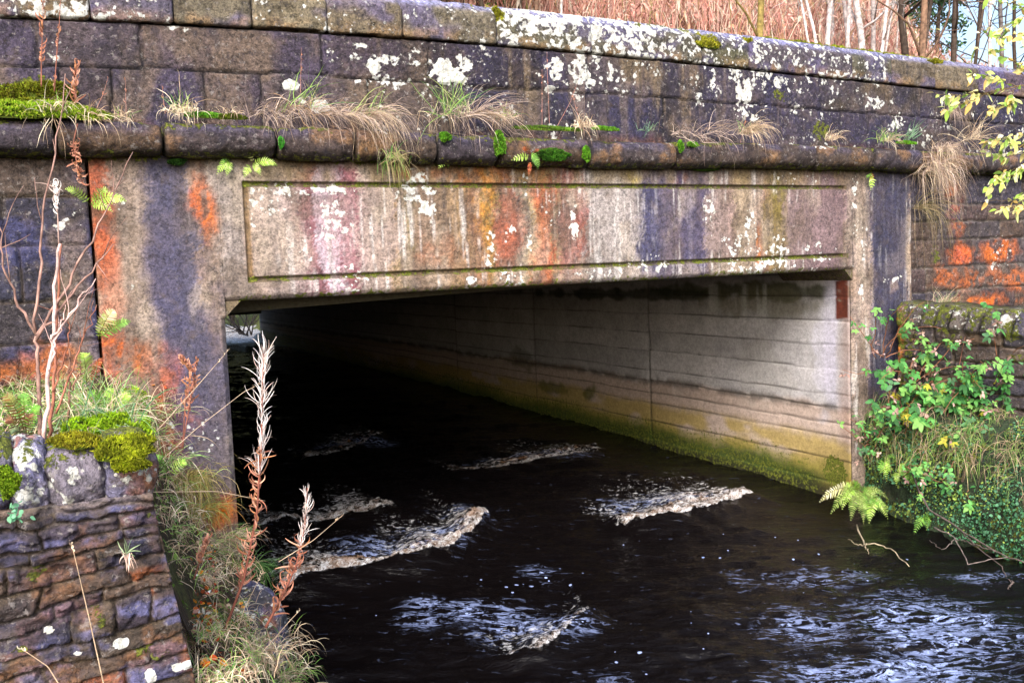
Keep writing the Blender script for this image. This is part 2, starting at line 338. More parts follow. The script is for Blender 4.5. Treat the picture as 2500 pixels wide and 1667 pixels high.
def conc_paint(X, Z):
    Xw = X+.20*(fbm(X*3, Z*2.6, 4, 1)-.5)+.13*(fbm(X*9, Z*6, 5, 2)-.5)+.07*(hsh(np.round(X*110), np.round(Z*110), 6)-.5)
    col = np.stack([np.interp(Xw, CX, CC[:, k]) for k in range(3)], -1)
    lich = np.full(X.shape, .06); moss = np.zeros(X.shape)
    gry = col.mean(-1, keepdims=True); col = (gry+(col-gry)*.86)*np.array([.86, .84, .92])
    lum = (.74+.5*fbm(X*26, Z*3.2, 4, 3))*(.72+.56*fbm(X*7, Z*7, 5, 4))*(.86+.28*hsh(np.round(X*85), np.round(Z*85), 7)); col = col*lum[..., None]
    col = mix(col, lin((92, 78, 66)), sst(.5, .66, fbm(X*4.1, Z*4.6, 5, 5))*.6); col = mix(col, lin((166, 152, 136)), sst(.55, .7, fbm(X*5+7, Z*3.1, 5, 8))*.5)
    b = lambda *a, **k: blob(X, Z, *a, **k)
    # long thin run-offs
    run = sst(.58, .78, fbm(X*34, Z*1.1, 3, 9))
    col = mix(col, lin((176, 168, 164)), run*.22*sst(.4, .6, fbm(X*2.3, Z*.6, 2, 10)))
    run2 = sst(.56, .74, fbm(X*24, Z*1.5, 4, 12)); col = mix(col, lin((66, 58, 60)), run2*.42); run3 = sst(.6, .72, fbm(X*40, Z*2.6, 4, 13))*sst(.45, .6, fbm(X*3, Z*3, 3, 15)); col = mix(col, lin((206, 202, 200)), run3*.6*sst(1.3, 1.6, X))
    # upper strip under the string course: olive and ochre
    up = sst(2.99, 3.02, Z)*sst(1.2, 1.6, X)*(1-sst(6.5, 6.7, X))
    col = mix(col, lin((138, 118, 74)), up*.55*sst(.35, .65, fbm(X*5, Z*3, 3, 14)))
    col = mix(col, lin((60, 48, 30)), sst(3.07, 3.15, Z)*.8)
    for (x, y, rx, ry, c, w) in [(468, 880, 62, 230, (74, 72, 100), .85), (470, 1080, 70, 160, (88, 80, 90), .7), (380, 640, 44, 150, (80, 78, 112), .7), (370, 480, 34, 110, (84, 82, 112), .6), (300, 560, 40, 170, (156, 138, 124), .5), (250, 620, 24, 110, (186, 104, 70), .5),
        (1510, 520, 40, 130, (74, 74, 112), .55), (1590, 540, 40, 120, (82, 78, 116), .5), (780, 520, 60, 110, (176, 140, 146), .35), (1400, 530, 60, 120, (164, 158, 156), .45), (640, 540, 70, 110, (172, 156, 146), .35), (1880, 500, 60, 90, (132, 112, 114), .4), (1030, 600, 110, 60, (146, 118, 96), .4)]:
        col = mix(col, lin(c)*(.8+.4*fbm(X*9, Z*5, 4, 18))[..., None], b(x, y, rx, ry, seed=int(x)+1, soft=.85)*w)
    spk = .16+.74*sst(.38, .56, fbm(X*20, Z*11, 5, 16)); spk = spk*(.75+.5*(hsh(np.round(X*80), np.round(Z*80), 17)-.5))
    for (x, y, rx, ry, c, w) in [
        (470, 460, 26, 80, (204, 96, 20), .85), (485, 520, 16, 40, (190, 100, 40), .5), (235, 560, 26, 170, (196, 92, 50), .75), (262, 690, 40, 70, (150, 118, 100), .6),
        (265, 800, 46, 34, (206, 96, 18), .95), (385, 900, 26, 100, (196, 96, 16), 1.2), (400, 1000, 44, 90, (186, 104, 30), 1.15), (505, 1180, 50, 46, (226, 112, 6), 1.3), (340, 840, 60, 50, (190, 100, 36), 1.0), (450, 1120, 40, 60, (170, 104, 40), .7),
        (350, 800, 30, 80, (120, 104, 96), .6), (430, 760, 60, 60, (78, 76, 112), .7), (440, 900, 70, 200, (80, 76, 100), .85), (500, 1000, 50, 160, (92, 84, 92), .7),
        (1120, 470, 16, 90, (190, 128, 24), .7), (1245, 520, 20, 130, (190, 98, 44), .6), (1160, 560, 30, 50, (170, 84, 50), .6), (1010, 580, 60, 40, (150, 90, 60), .5),
        (1742, 560, 7, 55, (206, 118, 30), .9), (1745, 590, 10, 26, (190, 110, 40), .7), (1785, 440, 24, 60, (112, 104, 24), .8), (1780, 520, 30, 70, (108, 90, 40), .6),
        (1330, 520, 22, 90, (150, 74, 62), .6), (960, 395, 50, 20, (188, 88, 24), .7), (1090, 400, 70, 24, (170, 96, 30), .6), (1180, 400, 40, 30, (120, 84, 44), .6), (1455, 405, 24, 22, (180, 160, 60), .6), (1220, 420, 14, 40, (196, 180, 170), .6),
        (1565, 410, 20, 20, (170, 110, 60), .5), (1500, 480, 30, 90, (70, 68, 116), .6), (1960, 660, 30, 40, (160, 130, 108), .5)]:
        col = mix(col, lin(c), np.clip(b(x, y, rx, ry, seed=int(x), soft=.75)*w*spk, 0, 1))
    for (x, y, rx, ry, d) in [
        (770, 500, 44, 80, .55), (640, 450, 50, 40, .42), (730, 440, 100, 12, .7), (800, 640, 60, 40, .5), (950, 430, 60, 44, .72), (985, 490, 26, 40, .7), (1085, 650, 18, 26, 1.0),
        (1130, 590, 24, 60, .5), (1210, 420, 12, 50, .7), (1215, 570, 14, 50, .7), (1320, 520, 14, 60, .72), (1170, 530, 20, 60, .42), (1180, 640, 60, 30, .42), (1350, 640, 90, 20, .35), (1500, 610, 90, 24, .38), (1690, 560, 36, 60, .45), (1780, 580, 50, 60, .62), (1750, 620, 90, 30, .62), (1690, 640, 24, 24, .7), (1630, 480, 16, 60, .5), (1720, 520, 20, 80, .42),
        (1880, 590, 50, 40, .45), (1800, 410, 160, 20, .3), (1960, 500, 20, 120, .38), (1978, 660, 12, 40, .75), (1985, 560, 12, 60, .4), (270, 480, 30, 60, .38), (310, 640, 40, 40, .32), (470, 525, 8, 8, .9), (580, 470, 10, 60, .45), (440, 1020, 80, 110, .25),
        (2050, 640, 40, 14, .5), (700, 560, 90, 90, .22), (1280, 490, 60, 90, .25)]:
        lich = np.maximum(lich, b(x, y, rx, ry, seed=int(x+y), soft=.7)*d)
    # moss on the lower arris and the joints
    edge = np.clip((2.31-Z)/.06, 0, 1)*sst(XL, XL+.1, X)*(1-sst(XR-.05, XR, X))
    moss = np.maximum(moss, edge*(.35+.55*fbm(X*2.1, Z*0+3, 3, 21)))
    moss = np.maximum(moss, b(1040, 678, 90, 14, seed=3)*.7)
    moss = np.maximum(moss, sst(3.08, 3.14, Z)*.55*sst(.4, .6, fbm(X*3, Z, 3, 22)))
    gl = np.minimum(abs(Z-2.985), abs(Z-2.38))
    gm = (1-sst(.012, .026, gl))*(X > 1.28)*(X < 6.62)
    moss = np.maximum(moss, gm*(.25+.6*fbm(X*2.4, Z, 3, 23)))
    col = mix(col, lin((70, 58, 26)), gm*.7)
    gv = (1-sst(.012, .028, abs(X-1.3)))*(Z > 2.36)*(Z < 3.0); col = mix(col, lin((110, 84, 40)), gv*.75)
    # dark blue face of the right pier, above its foot
    pr = band(X, fX(2006), fX(2080), .02, .02)*sst(.8, 1.2, Z); col = mix(col, lin((58, 58, 88))*(.8+.4*fbm(X*12, Z*12, 4, 31))[..., None], pr*.62)
    col = mix(col, lin((150, 130, 116)), pr*.5*(1-sst(.02, .1, abs(Z-2.02-.08*fbm(X*9, Z*0, 3, 32))))*sst(.45, .6, fbm(X*9, Z*9, 4, 33)))
    bl = np.clip((col[..., 2]-col[..., 0])/(col[..., 2]+.02)*2.2, 0, 1); col = col*(1-.24*bl)[..., None]; col[..., 2] *= 1-.12*bl
    return np.clip(col*.93, .004, .9), lich, moss
def axis(a, b, step, extra=()):
    v = list(np.linspace(a, b, max(2, int(round((b-a)/step))+1)))
    for e in extra:
        for d in (-.022, -.013, -.006, .006, .013, .022):
            if a < e+d < b: v.append(e+d)
    return np.array(sorted(set(np.round(v, 5))))
def conc_piece(name, x0, x1, z0, z1, thick, chx0=0, chx1=0, chz0=0, groove=False, step=.012, y0=0.0):
    xs = axis(x0, x1, step, [1.3, 6.585] if groove else []); zs = axis(z0, z1, step, [2.985, 2.38] if groove else [])
    if chx0: xs = np.array(sorted(set(list(xs)+[x0+.004, x0+chx0])))
    if chx1: xs = np.array(sorted(set(list(xs)+[x1-.004, x1-chx1])))
    X, Z = np.meshgrid(xs, zs)
    rough = sst(2.35, 2.5, X)*(1-sst(3.5, 3.9, X))+.35
    h = (fbm(X*3, Z*3, 3, 41)-.5)*.012 + (fbm(X*45, Z*45, 3, 42)-.5)*.010*rough
    if groove:
        inx = (X > 1.285)*(X < 6.60); inz = (Z > 2.365)*(Z < 3.0)
        wv = lambda d, w: np.clip(1-d/w, 0, 1)
        wg = .8+.4*fbm(X*4, Z*4, 2, 43)
        g = np.maximum(np.maximum(wv(abs(Z-2.985), .02), wv(abs(Z-2.38), .02))*inx, np.maximum(wv(abs(X-1.3), .022), wv(abs(X-6.585), .018))*inz)
        h = h-.022*np.clip(g*1.5, 0, 1)*wg
    if chx0: h = h-np.clip(chx0-(X-x0), 0, 9)*(Z < Z_SOF)
    if chx1: h = h-np.clip(chx1-(x1-X), 0, 9)*(Z < Z_SOF-.1)
    if chz0: h = h-np.clip(chz0-(Z-z0), 0, 9)*(.8+.4*fbm(X*7, Z*0, 3, 44))
    c, l, mo = conc_paint(X, Z)
    P = np.stack([X, np.full_like(X, y0), Z], -1)
    return relief(name, P, np.array([0, -1.0, 0]), h, thick, M_CONC, bridge, {'Col': c, 'lich': l, 'moss': mo})
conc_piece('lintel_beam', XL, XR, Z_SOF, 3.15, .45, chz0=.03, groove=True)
conc_piece('concrete_pier', XP0, XL-.0008, -.4, 3.15, .45, chx1=.035, y0=0.0)
conc_piece('concrete_pier', XR+.0008, XP1, -.5, 3.15, .045, chx0=.03, y0=0.0)
# small splayed haunches in the two upper corners of the opening
for sx, x in ((1, XL), (-1, XR)):
    mb = MB(); a = .10
    V = [(x, .03, Z_SOF-a), (x+sx*a, .03, Z_SOF), (x, .03, Z_SOF), (x, .9, Z_SOF-a), (x+sx*a, .9, Z_SOF), (x, .9, Z_SOF)]
    V = [(v[0]-sx*.001, v[1]-.02, v[2]+.001) for v in V]
    link_mesh('corner_haunch', V, [(0, 1, 2), (3, 5, 4), (0, 3, 4, 1), (1, 4, 5, 2), (2, 5, 3, 0)], M_CONC, bridge, {'Col': np.repeat(lin((96, 84, 66))[None], 6, 0), 'lich': np.zeros(6), 'moss': np.full(6, .3)}, False)

# passage: right wall with board marks, left wall, deck
def board_wall():
    ys = np.concatenate([np.arange(.05, 9, .03), np.arange(9, YT+.01, .15)]); zs = np.arange(-.45, 2.32, .0125)
    ys = np.array(sorted(set(np.round(list(ys)+[3.14-.012, 3.14+.012, 5.98-.012, 5.98+.012, 8.8], 4))))
    Y, Z = np.meshgrid(ys, zs)
    BZ = np.array([-9, -.2, 0, .22, .45, .674, .80, .95, 1.077, 1.315, 1.54, 1.763, 1.99, 2.2, 9])
    pan = np.searchsorted([3.14, 5.98, 8.8, 11.6, 14.4], Y)
    Zs = Z+.010*((pan*7) % 3-1)+.030*(fbm(Y*1.6, Z*.8, 4, 51)-.5)
    k = np.searchsorted(BZ, Zs)-1; k = np.clip(k, 0, len(BZ)-2)
    tone = hsh(k, pan, 5)
    h = (tone-.5)*.008+(fbm(Y*6, Z*40, 3, 52)-.5)*.004
    dl = np.minimum(Zs-BZ[k], BZ[k+1]-Zs)
    frag = sst(.3, .6, fbm(Y*1.7, k*3.1, 3, 53))
    line = (1-sst(.003, .012, dl))*(.35+.65*frag); h = h-line*.010
    vj = np.minimum(np.minimum(abs(Y-3.14), abs(Y-5.98)), abs(Y-8.8)); vl = 1-sst(.008, .022, vj); h = h-vl*.008
    base = lin((178, 175, 177))[None, None]*(.84+.30*tone[..., None])*(.8+.4*fbm(Y*5, Z*7, 4, 54))[..., None]
    col = base
    Zn = Z+.16*(fbm(Y*1.2, Z*2, 5, 55)-.5)+.06*(fbm(Y*12, Z*9, 4, 64)-.5)
    col = mix(col, lin((184, 160, 144)), sst(1.0, .90, Zn)*.75)
    col = mix(col, lin((164, 142, 70)), sst(.74, .60, Zn)*.8*sst(.3, .55, fbm(Y*2, Z*5, 4, 56)+.1))
    col = mix(col, lin((124, 118, 44)), sst(.50, .36, Zn)*.75)
    for (y, z, ry, rz, c, w) in [(.2, 1.95, .14, .22, (128, 138, 110), .8), (1.0, 2.05, 2.6, .10, (62, 66, 40), .85), (3.4, 2.0, 3.0, .08, (40, 44, 24), .8), (1.3, 1.93, 1.0, .18, (120, 116, 96), .6), (.35, 1.4, .16, .5, (198, 196, 210), .6), (1.2, 1.2, .5, .35, (150, 146, 140), .4), (2.4, 1.3, .5, .4, (190, 186, 184), .35), (6.5, 1.0, .5, .2, (70, 72, 44), .5), (4.5, .65, .2, .12, (92, 92, 30), .8), (5.5, .62, .5, .1, (92, 90, 34), .7)]:
        r = np.hypot((Y-y)/ry, (Z-z)/rz)+(fbm(Y*5, Z*5, 4, 57)-.5)*1.4; col = mix(col, lin(c), (1-sst(.6, 1.1, r))*w)
    # calcite runs from the top
    cr = sst(.55, .72, fbm(Y*9, Z*.7, 3, 58))*sst(1.62, 1.95, Z+.25*(fbm(Y*14, Y*0, 2, 59)-.5))*(Z < 2.12)*sst(2.6, 2.1, Y)*sst(.5, .7, Y)
    col = mix(col, lin((196, 196, 194)), cr*.6)
    col = mix(col, lin((50, 46, 40)), line*.75); col = mix(col, lin((70, 66, 60)), vl*.5)
    # dark scallop of grime one board above the tan courses
    sc = (1-sst(.0, .05+.05*fbm(Y*9, Z*0, 3, 60), abs(Zs-.95)-.002))*sst(.35, .6, fbm(Y*7, Z*9, 4, 61)+.08)
    col = mix(col, lin((78, 72, 66)), sc*.75)
    # outer end: pale lime, rust and red brown
    col = mix(col, lin((186, 182, 200)), band(Y+.05*(fbm(Z*5, Z*0, 3, 62)-.5), .2, .36, .03, .05)*.65*sst(.9, 1.2, Z))
    col = mix(col, lin((150, 116, 100)), .6*(1-sst(.10, .22, Y+.08*(fbm(Z*4, Y*9, 3, 63)-.5)))*.8*sst(.5, .8, Z))
    pl = band(Y, .065, .215, .006, .006)*band(Z+.12*(Y-.1), 1.80, 2.16, .01, .006); col = mix(col, lin((84, 36, 22))*(.5+fbm(Y*30, Z*14, 4, 65))[..., None], pl*sst(.25, .42, fbm(Y*22, Z*9, 4, 66)+.12))
    col = mix(col, lin((44, 66, 12))*(.5+fbm(Y*14, Z*14, 4, 67))[..., None], sst(.40, .27, Zn+.05*(fbm(Y*5, Y*0, 3, 68)-.5))*.92*sst(.15, .6, Y))
    moss = sst(.40, .24, Zn-.02*Y)*.55
    moss = np.maximum(moss, sst(.60, .4, Zn)*.32); moss = moss*sst(.1, .7, Y)
    moss = np.maximum(moss, sst(.20, .10, Z)*.35)
    moss = np.maximum(moss, (1-sst(.10, .2, np.hypot((Y-.25)/1.0, (Z-.34)/1.1)))*.9)
    col = mix(col, lin((30, 24, 18)), sst(.26, .14, Z)*.8)
    P = np.stack([np.full_like(Y, XR), Y, Z], -1)
    relief('passage_wall', P, np.array([-1.0, 0, 0]), h, .4, M_BOARD, bridge, {'Col': np.clip(col, .004, .9), 'lich': np.zeros_like(Y), 'moss': moss})
board_wall()
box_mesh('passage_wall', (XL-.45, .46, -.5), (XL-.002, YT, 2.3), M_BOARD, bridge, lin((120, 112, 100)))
box_mesh('exit_light_blocker', (XL-.3, YT-.3, -.5), (4.7, YT+.25, 2.3), M_BOARD, bridge, lin((96, 90, 80)))  # two unseen blocks added to cut daylight from the far end
box_mesh('exit_light_blocker', (4.702, YT-.28, 1.22), (XR+.3, YT+.24, 2.3), M_BOARD, bridge, lin((96, 90, 80)))
# deck soffit: falls a little behind the beam at the left
zl = float(at(560/S, 769/S, Y=.55)[2])
V = [(XL-.4, .5, zl), (3.4, .5, Z_SOF-.03), (XR+.3, .5, Z_SOF-.005), (XR+.3, YT, Z_SOF-.2), (3.4, YT, Z_SOF-.3), (XL-.4, YT, zl-.3)]
V = np.array(V+[(v[0], v[1], 2.9) for v in V])
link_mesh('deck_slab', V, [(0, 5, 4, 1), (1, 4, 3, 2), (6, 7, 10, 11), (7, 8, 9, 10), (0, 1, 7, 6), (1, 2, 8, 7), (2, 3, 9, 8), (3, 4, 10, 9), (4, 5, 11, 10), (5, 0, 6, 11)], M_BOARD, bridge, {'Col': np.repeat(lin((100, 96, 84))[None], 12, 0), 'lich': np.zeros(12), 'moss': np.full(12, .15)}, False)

# ------------------------------------------------------------------ stone walling
def stone_ids(X, Z, zb, joints, warp=.012, seed=0, f=7):
    Xw = X+warp*2*(fbm(X*f, Z*f, 3, seed)-.5); Zw = Z+warp*2*(fbm(X*f+50, Z*f, 3, seed+1)-.5)
    r = np.clip(np.searchsorted(zb, Zw)-1, 0, len(zb)-2)
    zb = np.asarray(zb)
    ed = np.minimum(Zw-zb[r], zb[r+1]-Zw); sid = np.zeros(X.shape, int); U = np.zeros(X.shape); Vv = (Zw-zb[r])/(zb[r+1]-zb[r])
    for k in range(len(zb)-1):
        m = r == k
        if not m.any(): continue
        J = np.asarray(joints[k]); x = Xw[m]; j = np.clip(np.searchsorted(J, x)-1, 0, len(J)-2)
        d = np.minimum(x-J[j], J[j+1]-x); ed[m] = np.minimum(ed[m], d); sid[m] = k*97+j; U[m] = (x-J[j])/(J[j+1]-J[j])
    return sid, np.maximum(ed, 0), U, Vv
def cells(X, Z, sc, seed):
    # broken facets: each nearest-cell patch is a small tilted plane
    Xw = X+.03*(fbm(X*14, Z*14, 3, seed+60)-.5); Zw = Z+.03*(fbm(X*14+9, Z*14, 3, seed+61)-.5)
    gx, gz = np.floor(Xw/sc).astype(int), np.floor(Zw/sc).astype(int); best = np.full(X.shape, 9.); out = np.zeros(X.shape)
    for i in (-1, 0, 1):
        for j in (-1, 0, 1):
            a, b = gx+i, gz+j; px, pz = (a+hsh(a, b, seed))*sc, (b+hsh(a, b, seed+1))*sc; dx, dz = Xw-px, Zw-pz; d = dx*dx+dz*dz
            v = (hsh(a, b, seed+2)-.5)*.5+((hsh(a, b, seed+3)-.5)*dx+(hsh(a, b, seed+4)-.5)*dz)/sc*1.6
            k = d < best; best = np.where(k, d, best); out = np.where(k, v, out)
    return out
def rand_joints(a, b, w0, w1, rng):
    v = [a]
    while v[-1] < b: v.append(v[-1]+rng.uniform(w0, w1))
    return v
def stone_col(sid, pal, seed):
    pal = np.array([lin(p) for p in pal]); t = hsh(sid, sid*0+seed, 3)
    i = (t*len(pal)).astype(int) % len(pal)
    c = pal[i]; v = .75+.5*hsh(sid, sid*0+seed, 8)
    return c*v[..., None]

# parapet: two courses under the coping; levels follow the gentle hump
xs_c = np.array([at(a/S, b/S, Y=.03)[0] for a, b in [(0, 43), (221, 53.6), (421, 59), (614, 70), (830, 84), (1212, 114), (1437, 130), (1660, 155), (1999, 189), (2263, 214), (2400, 230)]])
zs_c = np.array([at(a/S, b/S, Y=.03)[2] for a, b in [(0, 43), (221, 53.6), (421, 59), (614, 70), (830, 84), (1212, 114), (1437, 130), (1660, 155), (1999, 189), (2263, 214), (2400, 230)]])
pc = np.polyfit(xs_c, zs_c, 3)
def zcop(X): return np.interp(X, [-3]+list(np.linspace(0, 8.5, 30))+[13], [3.87]+list(np.polyval(pc, np.linspace(0, 8.5, 30)))+[3.83])
xs_m = np.array([at(a/S, b/S, Y=.03)[0] for a, b in [(0, 161), (343, 166), (821, 186), (1187, 214), (1380, 223), (1660, 243), (2056, 271), (2481, 304)]])
zs_m = np.array([at(a/S, b/S, Y=.03)[2] for a, b in [(0, 161), (343, 166), (821, 186), (1187, 214), (1380, 223), (1660, 243), (2056, 271), (2481, 304)]])
def zmid(X): return np.interp(X, xs_m, zs_m)
def pj(lst, y): return [float(at(a/S, (y+a*.055)/S, Y=.03)[0]) for a in lst]
J2 = [-3]+pj([-150, 88, 343, 786, 1050, 1326, 1437, 1566, 1797, 2003, 2249, 2365, 2490], 90)+[10.2, 11.2, 13]
J3 = [-3]+pj([-60, 150, 270, 500, 640, 900, 1100, 1269, 1341, 1430, 1487, 1620, 1767, 1910, 2056, 2121, 2189, 2320, 2455], 200)+[9.4, 10.3, 13]
PAL_P = [(80, 70, 66), (66, 58, 66), (56, 52, 70), (88, 74, 62), (64, 54, 60), (52, 48, 64), (90, 78, 66)]
def parapet():
    xs = np.arange(-2.6, 11.5, .014); t = np.linspace(0, 1, 54)
    X, T = np.meshgrid(xs, t); zt = zcop(X); Z = 3.26+(zt-3.26)*T
    zm = zmid(X)
    # normalised course height: 0..1 lower course, 1..2 upper course
    C = np.where(Z < zm, (Z-3.26)/(zm-3.26), 1+(Z-zm)/(zt-zm))
    sid, ed, U, Vv = stone_ids(X, C*.34, [0, .34, .68], [J3, J2], .014, 71)
    mort = 1-sst(.003, .011, ed)
    h = -.022*mort+(hsh(sid, sid*0, 4)-.5)*.012*(1-mort)+(fbm(X*9, Z*9, 4, 72)-.5)*.016
    dimp = ((sid == 97+5) | (sid == 97+9) | (sid == 97+4))          # tooled faces
    h = h+np.where(dimp, .006*np.sin(X*120+3*fbm(X*20, Z*20, 2, 8))*np.sin(Z*150), 0)
    col = stone_col(sid, PAL_P, 11)
    col = col*(.6+.8*fbm(X*5, Z*5, 5, 73))[..., None]
    col = mix(col, lin((50, 48, 78)), sst(.5, .68, fbm(X*2.3, Z*1.2, 4, 74))*.65)
    col = mix(col, lin((92, 80, 100))*(.7+.6*fbm(X*8, Z*8, 4, 83))[..., None], .45*(1-sst(1.5, 3.5, X)))
    col = mix(col, lin((126, 108, 90)), sst(.52, .70, fbm(X*4.3+9, Z*2.6, 5, 75))*.6)
    run = sst(.56, .72, fbm(X*13, Z*1.3, 4, 76)); col = mix(col, lin((152, 132, 104)), run*.55*sst(1.9, 2.6, X)*(1-sst(5.6, 6.4, X)))
    col = mix(col, lin((44, 40, 52)), sst(.55, .75, fbm(X*7, Z*3, 4, 77))*.6)
    col = mix(col, lin((150, 96, 52)), (1-sst(3.30, 3.42, Z+.1*(fbm(X*8, Z, 3, 78)-.5)))*.4*sst(.45, .6, fbm(X*4, Z*0, 3, 79)))
    col = mix(col, lin((140, 126, 104)), mort*.35*sst(.5, .7, fbm(X*3, Z*3, 2, 80))); col = mix(col, lin((22, 20, 26)), mort*.9*sst(.66, .46, fbm(X*3, Z*3, 2, 80)))
    dk = np.interp(X, [-1, 1, 3.2, 6, 9], [.74, .72, .66, .60, .58]); col = col*dk[..., None]; col = mix(col, lin((54, 52, 84)), sst(2.4, 4.2, X)*.38*sst(.38, .6, fbm(X*1.7, Z*2.5, 4, 82)))
    lich = .07+.15*sst(1.6, 2.6, X)*sst(.3, .6, fbm(X*1.3, Z*2, 3, 84)); B = lambda *a, **k: blob(X, Z, *a, Y=.03, **k)
    for (x, y, rx, ry, d) in [(665, 195, 24, 16, 1.), (860, 155, 16, 16, 1.05), (830, 105, 16, 8, 1.), (895, 138, 20, 10, .9), (1015, 150, 36, 24, 1.1), (1040, 178, 28, 16, 1.15), (1070, 145, 20, 20, .8), (955, 145, 16, 10, .9), (870, 190, 40, 30, .4), (790, 130, 60, 30, .3),
        (1275, 160, 20, 24, .9), (1335, 160, 22, 34, .9), (1262, 205, 10, 10, .9), (1235, 190, 26, 14, .4), (1360, 150, 40, 40, .45), (1385, 185, 90, 30, .5), (1500, 175, 26, 30, .5), (1600, 190, 60, 40, .34), (1710, 210, 20, 26, .95), (1760, 185, 60, 30, .62), (1820, 200, 40, 26, .6), (1690, 170, 20, 14, .7), (1880, 190, 40, 26, .4),
        (2010, 235, 30, 16, .6), (1730, 260, 60, 20, .42), (1850, 270, 60, 16, .4), (705, 230, 30, 14, .8), (735, 245, 18, 12, .95), (870, 245, 16, 8, .8), (1100, 180, 30, 30, .35), (405, 65, 22, 8, .8), (120, 120, 40, 30, .25), (2060, 290, 30, 24, .5), (2230, 240, 30, 30, .35)]:
        lich = np.maximum(lich, B(x, y, rx*1.1, ry*1.1, seed=int(x), soft=.45)*d)
    moss = (1-sst(3.27, 3.34, Z))*.6*sst(.42, .6, fbm(X*3.3, Z*0, 3, 81))
    moss = np.maximum(moss, B(100, 205, 120, 26, seed=4)*.8); moss = np.maximum(moss, B(1890, 300, 26, 26, seed=5)*.7); moss = np.maximum(moss, B(1790, 215, 30, 24, seed=6)*.55)
    P = np.stack([X, np.full_like(X, .03), Z], -1)
    relief('parapet_wall', P, np.array([0, -1.0, 0]), h, .36, M_STONE, bridge, {'Col': np.clip(col, .004, .9), 'lich': lich, 'moss': moss})
parapet()

def block(name, x0, x1, prof, zfun, mat, paint, seed, amp=.008, step=.016, gap=.004, parent=None, rnd=.02):
    # prof: closed outline (y,z) running round the stone, front side densely subdivided
    pts = []
    for (a, b) in zip(prof, prof[1:]+prof[:1]):
        L = math.hypot(b[0]-a[0], b[1]-a[1]); n = max(1, int(L/step)) if min(a[0], b[0]) < .05 else 2
        for i in range(n): pts.append((a[0]+(b[0]-a[0])*i/n, a[1]+(b[1]-a[1])*i/n))
    pr = np.array(pts); K = len(pr)
    sm = pr.copy()
    for _ in range(2): sm = .5*sm+.25*(np.roll(sm, 1, 0)+np.roll(sm, -1, 0))
    pr = sm; T = np.roll(pr, -1, 0)-np.roll(pr, 1, 0); T /= np.linalg.norm(T, axis=1)[:, None]+1e-9
    nrm = np.stack([T[:, 1], -T[:, 0]], 1)
    if ((pr-pr.mean(0))*nrm).sum() < 0: nrm = -nrm
    s = np.concatenate([[0], np.cumsum(np.linalg.norm(np.diff(pr, axis=0), axis=1))])
    xs = np.linspace(x0+gap, x1-gap, max(4, int((x1-x0)/step)))
    X, SS = np.meshgrid(xs, s, indexing='ij')
    e = np.minimum(X-x0, x1-X); d = (fbm(X*4+seed, SS*7, 4, seed)-.5)*amp*2+(fbm(X*26, SS*26+seed, 3, seed+1)-.5)*amp*.8
    chip = sst(.62, .7, fbm(X*5+seed, SS*9, 3, seed+2))*.012; d = d-chip
    d = d-rnd*(1-np.clip(e/.03, 0, 1))**2
    Yv = pr[None, :, 0]+nrm[None, :, 0]*d; Zv = pr[None, :, 1]+nrm[None, :, 1]*d+zfun(X)
    V = np.stack([X, Yv, Zv], -1); nx = len(xs)
    c, l, mo = paint(X, Yv, Zv, Zv-zfun(X))
    F = []
    for i in range(nx-1):
        for k in range(K):
            F.append((i*K+k, i*K+(k+1) % K, (i+1)*K+(k+1) % K, (i+1)*K+k))
    F.append(tuple(range(K))[::-1]); F.append(tuple((nx-1)*K+k for k in range(K)))
    return link_mesh(name, V.reshape(-1, 3), F, mat, parent, {'Col': np.clip(c.reshape(-1, 3), .004, .9), 'lich': l.ravel(), 'moss': mo.ravel()})

# coping stones with a bevelled front edge
CJ = [-1.9, -1.2, -.55]+pj([-10, 221, 425, 617, 800, 983, 1212, 1443, 1712, 1825, 2078, 2174, 2281, 2388], 40)+[9.35, 10.2, 11.2]
copp = [(.40, 0), (.0, 0), (.0, .205), (.075, .29), (.12, .305), (.40, .29)]
COPC = [(118, 106, 90), (128, 116, 96), (104, 88, 104), (116, 104, 84), (96, 90, 108), (108, 100, 84), (122, 112, 92), (120, 108, 88), (112, 104, 88), (108, 104, 84), (104, 100, 88), (108, 106, 82), (92, 84, 94), (96, 94, 80)]
def cop_paint(i):
    base = lin(COPC[i % len(COPC)])
    ld = {3: .62, 4: .34, 5: .12, 6: .26, 7: .2, 8: .26, 9: .66, 10: .74, 11: .52, 12: .40, 13: .36, 14: .12}.get(i, .1); dkc = .84 if i < 9 else .68
    def f(X, Y, Z, zr):
        c = base[None, None]*dkc*(.5+.8*fbm(X*6, zr*6+Y*4+i, 5, 91))[..., None]
        c = mix(c, lin((84, 78, 116)), sst(.5, .68, fbm(X*4+i, zr*5, 4, 92))*.6)
        c = mix(c, lin((148, 118, 82)), sst(.1, .03, zr)*.5*sst(.4, .6, fbm(X*9, zr*9, 3, 93)))
        top = sst(.21, .26, zr); c = mix(c, lin((132, 134, 176)), top*.7)  # bluish skylight painted onto the coping tops
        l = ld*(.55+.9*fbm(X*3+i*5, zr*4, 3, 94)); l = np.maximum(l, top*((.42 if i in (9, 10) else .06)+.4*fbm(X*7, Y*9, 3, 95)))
        m = top*sst(.40, .6, fbm(X*2.6+i, Y*3, 3, 96))*.75*sst(.06, .16, Y+.05)
        return c, l, m
    return f
for i in range(len(CJ)-1):
    block('coping_stone', CJ[i], CJ[i+1], copp, lambda X: zcop(X)+.004, M_STONE, cop_paint(i), 100+i, .006, parent=bridge)
